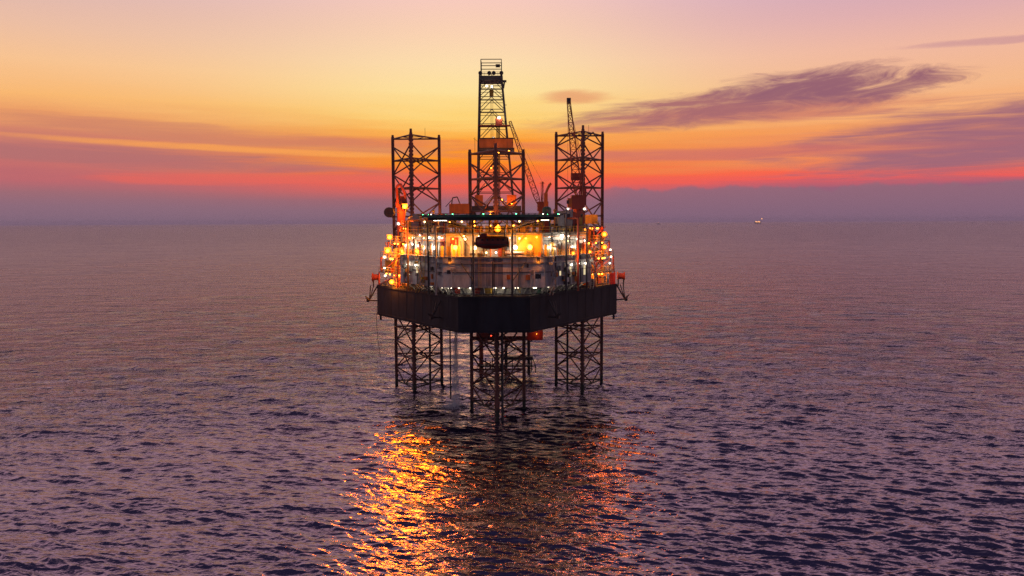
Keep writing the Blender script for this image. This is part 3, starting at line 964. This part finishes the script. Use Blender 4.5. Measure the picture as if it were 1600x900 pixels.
for dx in (-1.3, -1.0, -0.7):
    mb.bar((DX + dx, 225, at(770, 140, 225).z), (DX + dx + 0.1, 225, c0.z), 0.05)
    mb.bar((DX + dx, 225, at(770, 240, 225).z), (DX + dx, 225, at(770, 150, 225).z), 0.05)
mb.build('travelling_block', 'yellow', der)
for px, py, m_, r_ in ((762, 134, 'cool', 0.22), (770, 135, 'cool', 0.2), (781, 184, 'cool', 0.36), (772, 216, 'cool', 0.12)):
    p = at(px, py, 220.4)
    fx = MB().box(p.x - 0.4, p.x + 0.4, p.y + 0.2, p.y + 0.5, p.z - 0.4, p.z + 0.4).build('tower_lamp', 'steel', der)
    bulb(p, r_, m_, fx)
mb = MB().bar(at(749, 222, 222), at(741, 216, 222), 0.06).bar(at(743, 238, 222), at(743, 214, 222), 0.06).bar(at(748, 153, 222), at(752, 152, 222), 0.06).bar(at(788, 164, 222), at(793, 164, 222), 0.1).bar(at(790, 126, 222), at(788, 138, 222), 0.3)
mb.build('tower_fitting', 'dark', der)

# ------------------------------------------------------------------ cranes
def lattice_boom(name, a, b, w0, w1, mat, parent, n=9, r=0.09):
    a, b = Vector(a), Vector(b)
    d = (b - a).normalized()
    sx = d.cross(Vector((0, 1, 0))).normalized()
    sy = d.cross(sx).normalized()
    mb = MB()
    prev = None
    for i in range(n + 1):
        f = i / n
        w = (w0 + (w1 - w0) * f) / 2
        if f < 0.12:
            w *= 0.35 + f / 0.12 * 0.65
        c = a.lerp(b, f)
        q = [c + sx * w + sy * w, c - sx * w + sy * w, c - sx * w - sy * w, c + sx * w - sy * w]
        if prev:
            for k in range(4):
                mb.bar(prev[k], q[k], r * 1.3)
                mb.bar(prev[k], q[(k + 1) % 4] if i % 2 else q[k], r * 0.8)
                if i % 2 == 0:
                    mb.bar(prev[(k + 1) % 4], q[k], r * 0.8)
        for k in range(4):
            mb.bar(q[k], q[(k + 1) % 4], r * 0.8)
        prev = q
    return mb.build(name, mat, parent)


base = at(903, 345, 184)
cr = thing('pedestal_crane', 'red pedestal crane with boom raised nearly upright, in front of the right leg', 'crane', (base.x, 184, HT), 'deck cranes on the rig')
MB().bar((base.x, 184, HT), (base.x, 184, 44), 1.15, 12).build('pedestal', 'crane', cr)
MB().box(base.x - 1.5, base.x + 1.5, 182.6, 186, 44, 47.2).box(base.x + 1.1, base.x + 1.9, 183, 185.5, 45, 49).build('machinery_house', 'crane', cr)
MB().box(base.x - 2.4, base.x - 1.4, 182.4, 184, 44.4, 46.5).build('cab', 'orange', cr)
tip = at(890, 160, 181)
lattice_boom('boom', (base.x - 0.1, 182.5, 47), tip, 2.0, 0.7, 'crane', cr, 14)
MB().box(tip.x - 0.45, tip.x + 0.45, 180.6, 181.4, tip.z - 0.3, tip.z + 0.9).build('boom_tip_sheave', 'dark', cr)
gt = Vector((base.x + 1.6, 185.4, 53.6))
MB().bar((base.x + 0.7, 183.2, 47), gt, 0.18).bar((base.x + 1.7, 185.8, 47), gt, 0.18).bar((base.x - 0.5, 185.8, 47), gt, 0.14).box(base.x - 1.6, base.x + 0.7, 182.8, 184.2, 50.6, 52.2).build('gantry', 'crane', cr)
MB().bar(gt, tip, 0.05).bar(gt + Vector((-0.5, 0, 0)), tip, 0.05).build('boom_stay', 'dark', cr)
hk = tip + Vector((-0.2, 0, 0))
MB().bar(hk, (hk.x, hk.y, 46), 0.035).box(hk.x - 0.25, hk.x + 0.25, hk.y - 0.2, hk.y + 0.2, 45.2, 46).build('hook_line', 'dark', cr)

base = at(848, 330, 206)
cr = thing('pedestal_crane', 'red crane behind the middle leg, thin lattice boom leaning left against the derrick', 'crane', (base.x, 206, HT), 'deck cranes on the rig')
MB().bar((base.x, 206, HT), (base.x, 206, base.z), 1.0, 12).build('pedestal', 'crane', cr)
MB().box(base.x - 1.3, base.x + 1.5, 204.6, 207.4, base.z, base.z + 2.4).build('machinery_house', 'crane', cr)
lattice_boom('boom', at(844, 322, 205), at(798, 190, 207), 1.5, 0.6, 'crane', cr, 14, 0.08)
MB().bar(at(848, 322, 206), at(848, 284, 206), 0.16).bar(at(846, 322, 206), at(849, 284, 206), 0.12).build('gantry', 'crane', cr)
MB().bar(at(848, 284, 206), at(800, 195, 207), 0.03).build('boom_stay', 'dark', cr)

base = at(627, 330, 184)
cr = thing('pedestal_crane', 'dark red knuckle crane folded beside the left leg, above the brightest lamp', 'crane', (base.x, 184, HT), 'deck cranes on the rig')
MB().bar((base.x, 184, HT), (base.x, 184, base.z + 1), 1.0, 12).build('pedestal', 'crane', cr)
MB().box(base.x - 1.0, base.x + 1.1, 183, 185.5, base.z + 1, base.z + 3.6).build('machinery_house', 'crane', cr)
MB().path([at(622, 318, 183), at(620, 292, 183), at(626, 286, 183), at(633, 300, 183), at(635, 318, 183)], 0.32, 6).build('jib', 'crane', cr)
MB().path([at(625, 318, 183), at(624, 296, 183), at(630, 303, 183)], 0.2, 6).build('luffing_cylinder', 'dark', cr)

base = at(856, 322, 200)
jc = thing('jib_crane', 'small orange jib crane with bent arm between the middle and right legs', 'crane', (base.x, 200, HT))
MB().bar((base.x - 0.4, 200, HT), (base.x - 0.4, 200, at(0, 302, 200).z), 0.5, 8).build('post', 'orange', jc)
MB().path([at(853, 304, 200), at(856, 296, 200), at(860, 288, 200), at(862, 287, 200)], 0.32, 6).build('arm', 'orange', jc)
base = at(848, 325, 201)
ms = MB()
a = at(848, 284, 199)
for dx in (-0.3, 0.3):
    ms.bar((base.x + dx, 199, HT), (a.x + dx, 199, a.z), 0.07)
for i in range(12):
    z = 40 + i * (a.z - 40) / 12
    ms.bar((base.x - 0.3, 199, z), (base.x + 0.3, 199, z + 0.7), 0.045)
ms.bar((a.x - 0.7, 199, a.z - 0.4), (a.x + 0.7, 199, a.z - 0.4), 0.06)
tag(ms.build('lattice_mast', 'crane'), 'thin red lattice mast with short crossbar, left of the orange jib crane', 'mast')

# ------------------------------------------------------------------ steel towers with decks at the hull corners
def steel_tower(name, label, poly, levels, mats, seed, out=0, stepped=True):
    rnd = random.Random(seed)
    cx = sum(p[0] for p in poly) / len(poly)
    cyy = sum(p[1] for p in poly) / len(poly)
    root = thing(name, label, 'steel tower', (cx, cyy, HT))
    base_poly = poly

    def shrunk(i):      # the upper floors step in from the outer corner
        k = (0, 0.05, 0.22, 0.5)[min(i, 3)] if stepped else 0
        q = base_poly
        return [lerp(p, q[2], k) if n_ == out else (lerp(p, q[2], k * 0.6) if n_ in ((out + 1) % 4, (out + 3) % 4) and n_ != 2 else p) for n_, p in enumerate(q)]
    zs = [HT] + levels
    for i, z in enumerate(levels):
        poly = shrunk(i)
        for p in poly:
            MB().bar((*p, zs[i]), (*p, z - 0.16), 0.18, 6).build('column', mats[0], root)
        MB().prism(poly, z - 0.16, z).build('platform', 'deck', root)
        rail_mb([(*p, z) for p in poly], 1.1, 1.4, 0.05, True).build('railing', mats[1], root)
    for i, (z0, z1) in enumerate(zip(zs, zs[1:])):
        poly = shrunk(i)
        for k in range(len(poly)):
            a, b = poly[k], poly[(k + 1) % len(poly)]
            if rnd.random() < 0.6:
                if rnd.random() < 0.5:
                    a, b = b, a
                MB().bar((*a, z0), (*b, z1 - 0.2), 0.1).build('brace', mats[0], root)
        for _ in range(13 if stepped else 5):      # machines, lockers and pipes standing on each floor
            f, g = rnd.uniform(0.03, 0.97), rnd.uniform(0.04, 0.7)
            p = lerp(lerp(poly[0], poly[1], f), lerp(poly[3], poly[2], f), g)
            w_, h_ = rnd.uniform(0.3, 1.5), rnd.uniform(0.5, min(2.9, z1 - z0 - 0.4))
            q = rnd.random()
            if q < 0.45:
                MB().box(p[0] - w_ / 2, p[0] + w_ / 2, p[1] - w_ / 2, p[1] + w_ / 2, z0, z0 + h_).build('equipment_box', rnd.choice(mats[2]), root)
            elif q < 0.7:
                MB().bar((p[0], p[1], z0), (p[0], p[1], z0 + h_), w_ * 0.4, 10).build('tank', rnd.choice(mats[2]), root)
            else:
                zz_ = z0 + rnd.uniform(0.5, z1 - z0 - 0.6)
                MB().path([(p[0], p[1], z0), (p[0], p[1], zz_), (p[0] + rnd.uniform(-2, 2), p[1] + 0.3, zz_), (p[0] + rnd.uniform(-2, 2), p[1] + 0.3, z1 - 0.2)], 0.1, 6).build('pipe', rnd.choice(mats[2]), root)
    poly = base_poly
    for lvl, (z0, z1) in enumerate(zip(zs, zs[1:])):
        n = 6
        poly = shrunk(lvl)
        for i in range(n):
            if rnd.random() < 0.8:  # back panels added to catch and show the lamp glow
                f0, f1 = (i + 0.08) / n, (i + 0.92) / n
                g = rnd.choice((0.42, 0.5, 0.58))
                a = lerp(lerp(poly[0], poly[1], f0), lerp(poly[3], poly[2], f0), g)
                b = lerp(lerp(poly[0], poly[1], f1), lerp(poly[3], poly[2], f1), g)
                MB().bar((*a, z0 + 0.02), (*b, z0 + 0.02), 0.05).poly([(a[0], a[1], z0), (b[0], b[1], z0), (b[0], b[1] + 0.1, z0), (a[0], a[1] + 0.1, z0)] + [(a[0], a[1], z1 - 0.4 - rnd.random()), (b[0], b[1], z1 - 0.4 - rnd.random()), (b[0], b[1] + 0.1, z1 - 0.6), (a[0], a[1] + 0.1, z1 - 0.6)],
                    [(0, 3, 2, 1), (4, 5, 6, 7), (0, 1, 5, 4), (1, 2, 6, 5), (2, 3, 7, 6), (3, 0, 4, 7)]).build('glow_catch_panel', rnd.choice(('steel', 'white', 'yellow', 'orange', 'steel')), root)
    for i, z in enumerate(zs[:-1]):
        poly = shrunk(i)
        for f, g in ((0.15, 0.25), (0.4, 0.2), (0.65, 0.15), (0.88, 0.2)):
            f += rnd.uniform(-0.12, 0.12)
            p = lerp(lerp(poly[0], poly[1], f), lerp(poly[3], poly[2], f), g)
            zt_ = zs[i + 1] - 0.45
            fx = MB().bar((p[0], p[1], zt_), (p[0], p[1], zt_ + 0.28), 0.14, 6).build('added_tower_lamp', 'dark', root)  # bulbs added inside to light the tower orange
            bulb((p[0], p[1], zt_ - 0.1), 0.17, 'sodium', fx, (0, -0.5, -1))
    return root


lp = [(X0 - 26.4, 178.2), (X0 - 21.2, 170.6), (X0 - 16.5, 177.5), (X0 - 22, 188)]
steel_tower('jacking_tower', 'crowded steel tower of platforms glowing orange at the left corner of the hull', lp, [30.2, 33.6, 37.0, 40.4], ('crane', 'yellow', ('orange', 'steel', 'yellow', 'dark', 'crane')), 3, 0)
rp = [(X0 + 21.2, 170.6), (X0 + 26.4, 178.2), (X0 + 22, 188), (X0 + 16.5, 177.5)]
steel_tower('jacking_tower', 'crowded red and orange steel tower of platforms at the right corner of the hull', rp, [30.2, 33.6, 37.0, 40.2], ('crane', 'yellow', ('orange', 'red', 'yellow', 'steel', 'dark')), 5, 1)
bp_ = [(X0 - 5.2, 154.8), (X0 + 5.2, 154.8), (X0 + 8, 169), (X0 - 8, 169)]
steel_tower('jacking_tower', 'yellow lit jacking frame around the foot of the middle leg, under the helideck', [(x, y) for x, y in bp_], [41.0], ('yellow', 'yellow', ('yellow', 'orange', 'steel')), 9, 0, False)

# long pipe-rack walkways either side, just under helideck height
def truss_walk(label, a, b, mat):
    root = thing('truss_walkway', label, 'walkway', (a[0], a[1], a[2]), 'yellow truss walkways on the deckhouse roof')
    a, b = Vector(a), Vector(b)
    n = max(3, int((b - a).length / 1.6))
    dp = Vector((0, 1.2, 0))
    MB().bar(a + dp * 0.5, b + dp * 0.5, 0.5).build('floor_beam', 'deck', root)
    for k, off in enumerate((Vector((0, 0, 0)), dp)):
        mb = MB()
        up = Vector((0, 0, 1.7))
        mb.bar(a + off, b + off, 0.1).bar(a + off + up, b + off + up, 0.1)
        for i in range(n):
            p, q = a.lerp(b, i / n) + off, a.lerp(b, (i + 1) / n) + off
            mb.bar(p, p + up, 0.06).bar(p, q + up, 0.05)
        mb.build('side_truss', mat, root)
    for i in range(0, n + 1, 3):
        p = a.lerp(b, i / n) + dp * 0.5
        MB().bar((p.x, p.y, Z3 + 0.14), p, 0.09).build('support', 'steel', root)
    return root


truss_walk('yellow truss walkway on the deckhouse roof, left of the middle leg', (X0 - 18.5, 169.5, 40.4), (X0 - 7, 156, 40.4), 'yellow')
truss_walk('yellow truss walkway on the deckhouse roof, right of the middle leg', (X0 + 7, 156, 40.4), (X0 + 12.4, 162, 40.4), 'yellow')

# ------------------------------------------------------------------ deck cargo and machines
def cargo(name, label, px0, px1, py0, py1, y, depth, mat, cat, top=None):
    a, b = at(px0, py1, y), at(px1, py0, y)
    root = thing(name, label, cat, ((a.x + b.x) / 2, y + depth / 2, a.z))
    MB().box(a.x, b.x, y, y + depth, a.z, b.z).build('body', mat, root)
    mb = MB()
    for z in (a.z + 0.08, b.z - 0.08):
        mb.box(a.x - 0.06, b.x + 0.06, y - 0.06, y + 0.02, z - 0.09, z + 0.09)
    for i in range(5):
        x = a.x + (b.x - a.x) * i / 4
        mb.box(x - 0.07, x + 0.07, y - 0.055, y + 0.02, a.z + 0.17, b.z - 0.17)
    mb.build('corner_frame', mat if mat != 'blue' else 'steel', root)
    return root, a, b


rt, a, b = cargo('deck_cabin', 'orange box cabin with exhaust pipes on its roof, left of the middle leg', 703, 733, 318, 334, 172, 4, 'orange', 'cabin')
MB().path([(a.x + 0.4, 173, b.z), (a.x + 0.6, 173, b.z + 1.3), (a.x + 1.6, 173, b.z + 1.5), (a.x + 2.2, 173, b.z)], 0.12).bar((a.x - 0.9, 173, b.z - 0.6), (a.x + 0.4, 173, b.z + 0.8), 0.1).build('exhaust_pipe', 'dark', rt)
MB().bar((a.x + 0.5, 174, Z3 + 0.1), (a.x + 0.5, 174, a.z), 0.2).bar((b.x - 0.5, 174, Z3 + 0.1), (b.x - 0.5, 174, a.z), 0.2).build('support', 'steel', rt)
rt, a, b = cargo('control_cabin', 'blue grey control cabin on the deckhouse roof, left of the red crane', 869, 894, 330, 357, 163, 5, 'blue', 'cabin')
MB().box(a.x + 0.4, b.x - 0.4, 162.9, 163.0, b.z - 1.4, b.z - 0.6).build('window', 'glass', rt)
rt, a, b = cargo('machinery_skid', 'yellow machinery skid beside the foot of the red crane', 916, 934, 336, 350, 176, 3, 'yellow', 'machinery')
MB().bar((a.x, 177, 40.3), (a.x, 177, a.z), 0.15).bar((b.x, 177, 40.3), (b.x, 177, a.z), 0.15).build('support', 'steel', rt)
rt, a, b = cargo('red_container', 'red cargo box on the roof between the red crane and the blue grey cabin', 893, 914, 332, 350, 172, 3, 'crane', 'container')
rt, a, b = cargo('grey_switch_cabin', 'dark blue grey cabin on the roof just right of the left leg', 664, 690, 340, 356, 168, 4, 'steel', 'cabin')
p = at(855, 327, 168)
tk = thing('storage_tank', 'green upright tank with domed top, left of the blue grey cabin', 'tank', (p.x, 168, Z3))
MB().bar((p.x, 168, Z3), (p.x, 168, p.z), 0.95, 14).ball((p.x, 168, p.z), 0.95, sz=0.6, nu=14).build('shell', 'green', tk, True)
MB().bar((p.x, 166.9, Z3), (p.x, 166.9, p.z), 0.06).bar((p.x + 0.4, 166.9, Z3), (p.x + 0.4, 166.9, p.z), 0.06).build('ladder', 'steel', tk)
p = at(645, 347, 172)
tk = thing('storage_tank', 'dark round tank hanging over the lamps beside the left leg', 'tank', (p.x, 172, p.z - 1.2))
MB().ball((p.x, 172, p.z), 1.35, nu=14, nv=8).build('shell', 'dark', tk, True)
MB().bar((p.x - 0.7, 172, Z3), (p.x - 0.7, 172, p.z - 0.8), 0.12).bar((p.x + 0.7, 172, Z3), (p.x + 0.7, 172, p.z - 0.8), 0.12).build('support', 'dark', tk)
p = at(609, 331, 180)
hr = thing('hose_reel', 'dark round hose reel jutting out left of the left leg', 'hose reel', (p.x, 180, p.z))
MB().bar((p.x, 179.4, p.z), (p.x, 180.6, p.z), 0.95, 14).build('drum', 'dark', hr)
MB().bar((p.x, 179.2, p.z), (p.x, 179.4, p.z), 1.15, 14).build('flange', 'dark', hr)
MB().bar((p.x, 180.6, p.z), (p.x, 180.8, p.z), 1.15, 14).build('flange', 'dark', hr)
MB().bar((p.x, 180, p.z - 0.6), (p.x + 2.6, 180.5, 40.4), 0.14).bar((p.x, 180, p.z), (p.x + 2.4, 180.5, p.z), 0.12).build('bracket', 'dark', hr)

# anchors hung on racks at the hull corners and on the slanting sides
def anchor(label, p, out, s=1.0):
    p, out = Vector(p), Vector(out).normalized()
    root = thing('anchor', label, 'anchor', p, 'anchors racked outside the hull')
    side = Vector((-out.y, out.x, 0))
    tipp = p + out * 2.0 * s + Vector((0, 0, -3.2 * s))
    MB().bar(p + Vector((0, 0, 0.3)), tipp, 0.16 * s, 6).bar(p + out * 1.6 * s + Vector((0, 0, 0.2)), tipp, 0.12 * s, 6).bar(p - out * 0.6 * s + Vector((0, 0, -3.4 * s)), tipp, 0.16 * s, 6).build('rack', 'dark', root)
    mb = MB()
    for k in (-1, 1):
        f0 = tipp + side * k * 0.5 * s
        mb.bar(tipp, f0, 0.22 * s, 6)
        mb.bar(f0, f0 + out * 0.9 * s + Vector((0, 0, 1.0 * s)), 0.28 * s, 5, 0.06)
    mb.bar(tipp, tipp + out * 0.6 * s, 0.4 * s, 6)
    mb.build('fluke', 'dark', root)
    MB().bar(tipp, p + out * 0.9 * s + Vector((0, 0, 0.2)), 0.1 * s, 6).build('shank', 'dark', root)
    return root


anchor('dark anchor on a rack sticking out from the left corner of the hull', (X0 - 27, 180, 26.8), (-1, -0.1, 0))
anchor('dark anchor on a rack sticking out from the right corner of the hull', (X0 + 27, 180, 26.8), (1, -0.1, 0))
anchor('dark anchor against the slanting hull side, near the front left corner', (X0 - 10.6, 154.6, 25.6), (-0.83, -0.56, 0), 0.9)
anchor('dark anchor against the slanting hull side, near the front right corner', (X0 + 10.6, 154.6, 25.6), (0.83, -0.56, 0), 0.9)
for px, lab in ((586, 'dark red mooring winch at the left hull corner above the anchor'), (969, 'orange red mooring winch at the right hull corner above the anchor')):
    p = at(px, 432, 179)
    wn = thing('mooring_winch', lab, 'winch', (p.x, 179, HT))
    MB().bar((p.x - 0.5, 179, p.z), (p.x + 0.9, 179, p.z), 0.7, 12).build('drum', 'crane', wn)
    MB().bar((p.x - 0.6, 179, p.z), (p.x - 0.45, 179, p.z), 1.0, 12).build('flange', 'crane', wn)
    MB().bar((p.x + 0.85, 179, p.z), (p.x + 1.0, 179, p.z), 1.0, 12).build('flange', 'crane', wn)
    MB().bar((p.x - 0.4, 179.3, HT - 0.6), (p.x - 0.4, 179, p.z), 0.18).bar((p.x + 0.8, 179.3, HT - 0.6), (p.x + 0.8, 179, p.z), 0.18).build('stand', 'dark', wn)
a = at(589, 478, 178.5)
h_ = MB().path([a, at(588, 500, 178.5), at(590, 530, 178.5), at(594, 558, 178.5)], 0.05, 5)
tag(h_.build('hanging_hose', 'dark'), 'thin dark hose hanging from the left hull corner towards the water', 'hose')

# ------------------------------------------------------------------ floodlights
def edge_point(px, py):
    """where the sight line meets the outer face of a corner tower"""
    y = 172.0
    for _ in range(12):
        rel = abs(at(px, py, y).x - X0)
        y = 149 + (rel - 6.7) / 20.3 * 30 - 0.6
    return y


def floodlight(label, px, py, y, s=0.42, mat='flood', aim=(0, -1, -0.35), group='sodium floodlights'):
    if y is None:
        y = edge_point(px, py)
    p = at(px, py, y)
    root = thing('floodlight', label, 'floodlight', p, group)
    d = Vector(aim).normalized()
    back = p - d * s * 1.25
    nside = 4 if int(px * 7 + py) % 2 else 12
    MB().bar(back, p - d * s * 0.35, s * 0.7, nside, s * (1.3 + (int(px * 3 + py) % 5) * 0.12)).build('halo_dish', 'dish' if mat == 'flood' else 'steel', root)  # wide dish added so the bulb shows a lit halo
    bulb(p, s * 0.62, mat, root, d)
    MB().bar(p, back, s * 0.14, 6).build('socket', 'dark', root)
    if mat == 'flood' and not 700 < px < 930:      # extra spot added to strengthen the orange streak on the water
        l = bpy.data.lights.new('streak_spot', 'SPOT')
        l.color = (1.0, 0.165, 0.003)
        l.shadow_soft_size = 2.2
        l.spot_size, l.spot_blend = R(108), 0.8
        l.energy = 4 * math.pi ** 2 * 0.072 * (15000 if px < 700 else 1100)
        o = bpy.data.objects.new('streak_spot', l)
        col.objects.link(o)
        o.parent = root
        o.location = d * s * 1.5
        o.rotation_euler = (-Vector((-0.4 if px < 700 else 0.4 if px > 930 else 0, -1, -0.5))).to_track_quat('Z', 'Y').to_euler()
    MB().bar(back, back + Vector((0, 0.7, -0.3)), 0.1).bar(back + Vector((0, 0.7, 0.3)), back + Vector((0, 0.7, -2.4)), 0.1).build('bracket', 'dark', root)
    return root


FL = [
    ('large orange floodlight high on the left leg, above all the other orange lamps', 633, 322, 181, 0.62),
    ('orange floodlight at the outer left edge, topmost of the three stepping down', 609, 370, None, 0.52),
    ('orange floodlight at the outer left edge, over the row of white lit steps', 606, 391, None, 0.58),
    ('orange floodlight in the middle of the low row at the left corner tower', 630, 392, None, 0.60),
    ('orange floodlight at the inner end of the low row, nearest the deckhouse', 653, 392, None, 0.58),
    ('small orange floodlight low on the left corner, above the hull edge', 612, 440, None, 0.40),
    ('orange floodlight in the middle, shining above the dark red lifeboat', 778, 358, 149.5, 0.40),
    ('orange floodlight on the right corner tower, upper of two', 945, 367, None, 0.42),
    ('orange floodlight on the right corner tower, lower of two', 945, 387, None, 0.40),
    ('small orange floodlight at the right end of the deckhouse walkway, by the red boxes', 922, 394, 166, 0.26),
    ('tiny orange floodlight among pipes on the right walkway, farther from the corner tower', 896, 396, 160, 0.22),
]
for f in FL:
    floodlight(*f)
WL = [
    ('white lamp in a short column at the outer left edge, top one', 601, 401, None), ('white lamp in a short column at the outer left edge, middle one', 601, 418, None),
    ('white lamp in a short column at the outer left edge, bottom one', 602, 430, None), ('white lamp in a short column at the outer right edge, top one', 954, 391, None),
    ('white lamp in a short column at the outer right edge, middle one', 955, 402, None), ('white lamp in a short column at the outer right edge, bottom one', 953, 412, None),
    ('white lamp beside the three orange floodlights of the left row, above the gap', 645, 381, None), ('white strip lamp high beside the left leg, under the dark reel', 623, 349, 176),
    ('white lamp on top of the yellow skid by the red crane', 914, 327, 175), ('white lamp under the dark round tank near the left leg', 649, 355, 168),
    ('white lamp on the roof, above the blue grey cabin', 888, 327, 170)]
for lab, px, py, y in WL:
    floodlight(lab, px, py, y, 0.24, 'cool', (0, -1, -0.3), 'white lamps on the rig')
p = at(767, 523, 190)
for x, y, z in ((X0 - 3, 160.5, 41.9), (X0 + 3, 160.5, 41.9), (X0 - 1, 165, 42.5)):
    fx = MB().bar((x, y, 41.0), (x, y, z - 0.1), 0.06).build('roof_lamp', 'steel', house)
    bulb((x, y, z), 0.3, 'sodium', fx, (0, 0, 1))
for x, y, z in ((X0 - 20.3, 193, 42), (X0 - 15, 196, 41.5), (X0 + 20.3, 193, 42), (X0 + 13, 183, 42.5)):
    fx = MB().bar((x, y, HT), (x, y, z - 0.1), 0.08).build('deck_lamp_post', 'steel', hull)
    bulb((x, y, z), 0.30, 'sodium', fx, (0, 0, 1))
for px, py, y in ((762, 236, 216), (780, 238, 216), (796, 236, 216), (768, 262, 218), (760, 290, 218), (785, 312, 218), (800, 318, 218)):  # upper lamps added to brighten the wind wall; lower ones light the drill floor
    p = at(px, py, y)
    fx = MB().bar(p + Vector((0, 0, 0.1)), p + Vector((0, 2.2, 0.6)), 0.07).build('tower_lamp', 'steel', der)
    bulb(p, 0.18, 'sodium', fx)
p = at(767, 523, 190)
rl = thing('warning_light', 'small red warning light under the hull beside the middle leg', 'warning light', (p.x, 190, p.z))
bulb(p, 0.3, 'redlamp', rl)
MB().bar(p + Vector((0, 0, 0.25)), p + Vector((0, 0.6, 1.0)), 0.08).build('bracket', 'dark', rl)

# ------------------------------------------------------------------ wellhead platform under the stern
wp = thing('wellhead_platform', 'small red wellhead platform with boat landing standing in the sea under the rig', 'platform', (-2, 215, 0))
a, b = at(738, 532, 212), at(848, 510, 212)
MB().box(a.x, b.x, 212, 222, a.z, a.z + 1.2).build('main_deck', 'crane', wp)
MB().box(at(824, 0, 212).x, b.x, 211.8, 214, a.z + 0.05, a.z + 3.2).build('tank', 'red', wp)
MB().box(a.x + 1, a.x + 7, 212.5, 217, a.z + 1.2, a.z + 3.4).build('equipment_box', 'crane', wp)
rail_mb([(a.x, 212, a.z + 1.2), (b.x, 212, a.z + 1.2)], 1.1, 1.6, 0.05).build('railing', 'red', wp)
for px in (751, 790, 826):
    for y in (213.5, 221):
        x = (px - 800) / F * y
        MB().bar((x, y, -4), (x, y, a.z), 0.45 if px != 751 else 0.6, 8).build('jacket_leg', 'crane' if px == 751 else 'dark', wp)
lo, hi = at(745, 578, 211), at(832, 562, 211)
MB().box(lo.x, hi.x, 210.5, 214, lo.z + 0.9, lo.z + 1.3).box(at(782, 0, 211).x, hi.x, 210.5, 213, hi.z, hi.z + 0.8).build('boat_landing', 'dark', wp)
for px in (747, 757, 768, 782, 791, 800, 809, 818, 831):
    x = at(px, 0, 211).x
    MB().bar((x, 210.6, lo.z - 0.4), (x, 210.6, hi.z + 0.6), 0.17).build('landing_fender', 'dark', wp)
MB().bar(at(832, 560, 210), at(836, 572, 210), 0.16).bar(at(836, 572, 210), at(836, 582, 210), 0.2).bar(at(826, 572, 210), at(836, 572, 210), 0.16).build('landing_arm', 'dark', wp)
p = at(838, 522, 210.5)
fx = MB().bar(p, p + Vector((0, 1.0, 0.8)), 0.08).build('deck_lamp', 'steel', wp)
bulb(p, 0.07, 'sodium', fx, (0, 0.2, -1))
for x0_, x1_ in ((lo.x, hi.x), (hi.x, lo.x)):
    MB().bar((x0_, 211.5, lo.z), (x1_, 212.5, a.z), 0.16).build('jacket_brace', 'dark', wp)

# ------------------------------------------------------------------ falling discharge water
rnd = random.Random(21)
mb = MB()
wx, wy = (712 - 800) / F * 175, 175
for i in range(1500):
    f = rnd.random()
    z = 20.2 - 20 * f
    sp_ = 0.16 + 0.75 * f * f
    x, y = wx + rnd.gauss(0, sp_) - 0.5 * f, wy + rnd.gauss(0, sp_)
    ln = rnd.uniform(0.25, 0.9) * (0.6 + f)
    mb.bar((x, y, z), (x + rnd.gauss(0, 0.05), y, z - ln), rnd.uniform(0.012, 0.03), 3)
for i in range(900):
    rr = abs(rnd.gauss(0, 1.6))
    an = rnd.uniform(0, 6.283)
    x, y, z = wx - 0.6 + rr * math.cos(an) * 1.3, wy + rr * math.sin(an), 0.15 + abs(rnd.gauss(0, 0.8)) * math.exp(-rr * 0.5)
    mb.bar((x, y, z), (x + 0.1, y, z - 0.1), rnd.uniform(0.02, 0.06), 3)
o = mb.build('discharge_water', 'foam')
o['kind'] = 'stuff'

# ------------------------------------------------------------------ far away on the horizon
FD = 12000
p = at(1185, 351, FD)
fr = thing('distant_rig', 'tiny lit oil rig far off on the horizon, to the right', 'oil rig', (p.x, FD, 0))
MB().box(p.x - 45, p.x + 40, FD, FD + 60, 14, 36).build('hull', 'steel', fr)
MB().bar((p.x + 36, FD, 30), (p.x + 52, FD, 78), 4, 4, 2).build('flare_boom', 'steel', fr)
for dx in (-36, 0, 34):
    MB().bar((p.x + dx, FD + 10, -5), (p.x + dx, FD + 10, 16), 5, 6).build('leg', 'steel', fr)
for dx, z, r_ in ((-34, 42, 7), (-18, 36, 5), (2, 40, 6), (20, 38, 6), (52, 82, 6)):
    MB().ball((p.x + dx, FD - 6, z), r_, nu=8, nv=5).build('lamp', glow('far_lamp', (1, 0.42, 0.12), 4.0), fr)
p = at(1030, 347, 14000)
sv = thing('distant_ship', 'faint pale ship on the horizon, a speck right of the rig', 'ship', (p.x, 14000, 0))
MB().box(p.x - 26, p.x + 26, 14000, 14016, -2, 12).build('hull', 'white', sv)
MB().box(p.x - 20, p.x - 4, 14002, 14012, 12, 28).build('bridge', 'white', sv)
MB().ball((p.x - 12, 13995, 32), 5, nu=8, nv=5).build('lamp', glow('ship_lamp', (1, 0.5, 0.3), 1.6), sv)

# ------------------------------------------------------------------ sea haze
hz = MB().box(-16000, 16000, -16000, 16500, -6, 91).build('haze', 'foam')
hz['kind'] = 'stuff'
hm = bpy.data.materials.new('sea_haze')
hm.use_nodes = True
hm.node_tree.nodes.clear()
N = NT(hm.node_tree)
pv = N.new('ShaderNodeVolumePrincipled')
pv.inputs['Color'].default_value = (0.88, 0.82, 1.0, 1)
pv.inputs['Density'].default_value = 0.000036
out_ = N.new('ShaderNodeOutputMaterial')
hm.node_tree.links.new(pv.outputs[0], out_.inputs['Volume'])
hz.data.materials.clear()
hz.data.materials.append(hm)
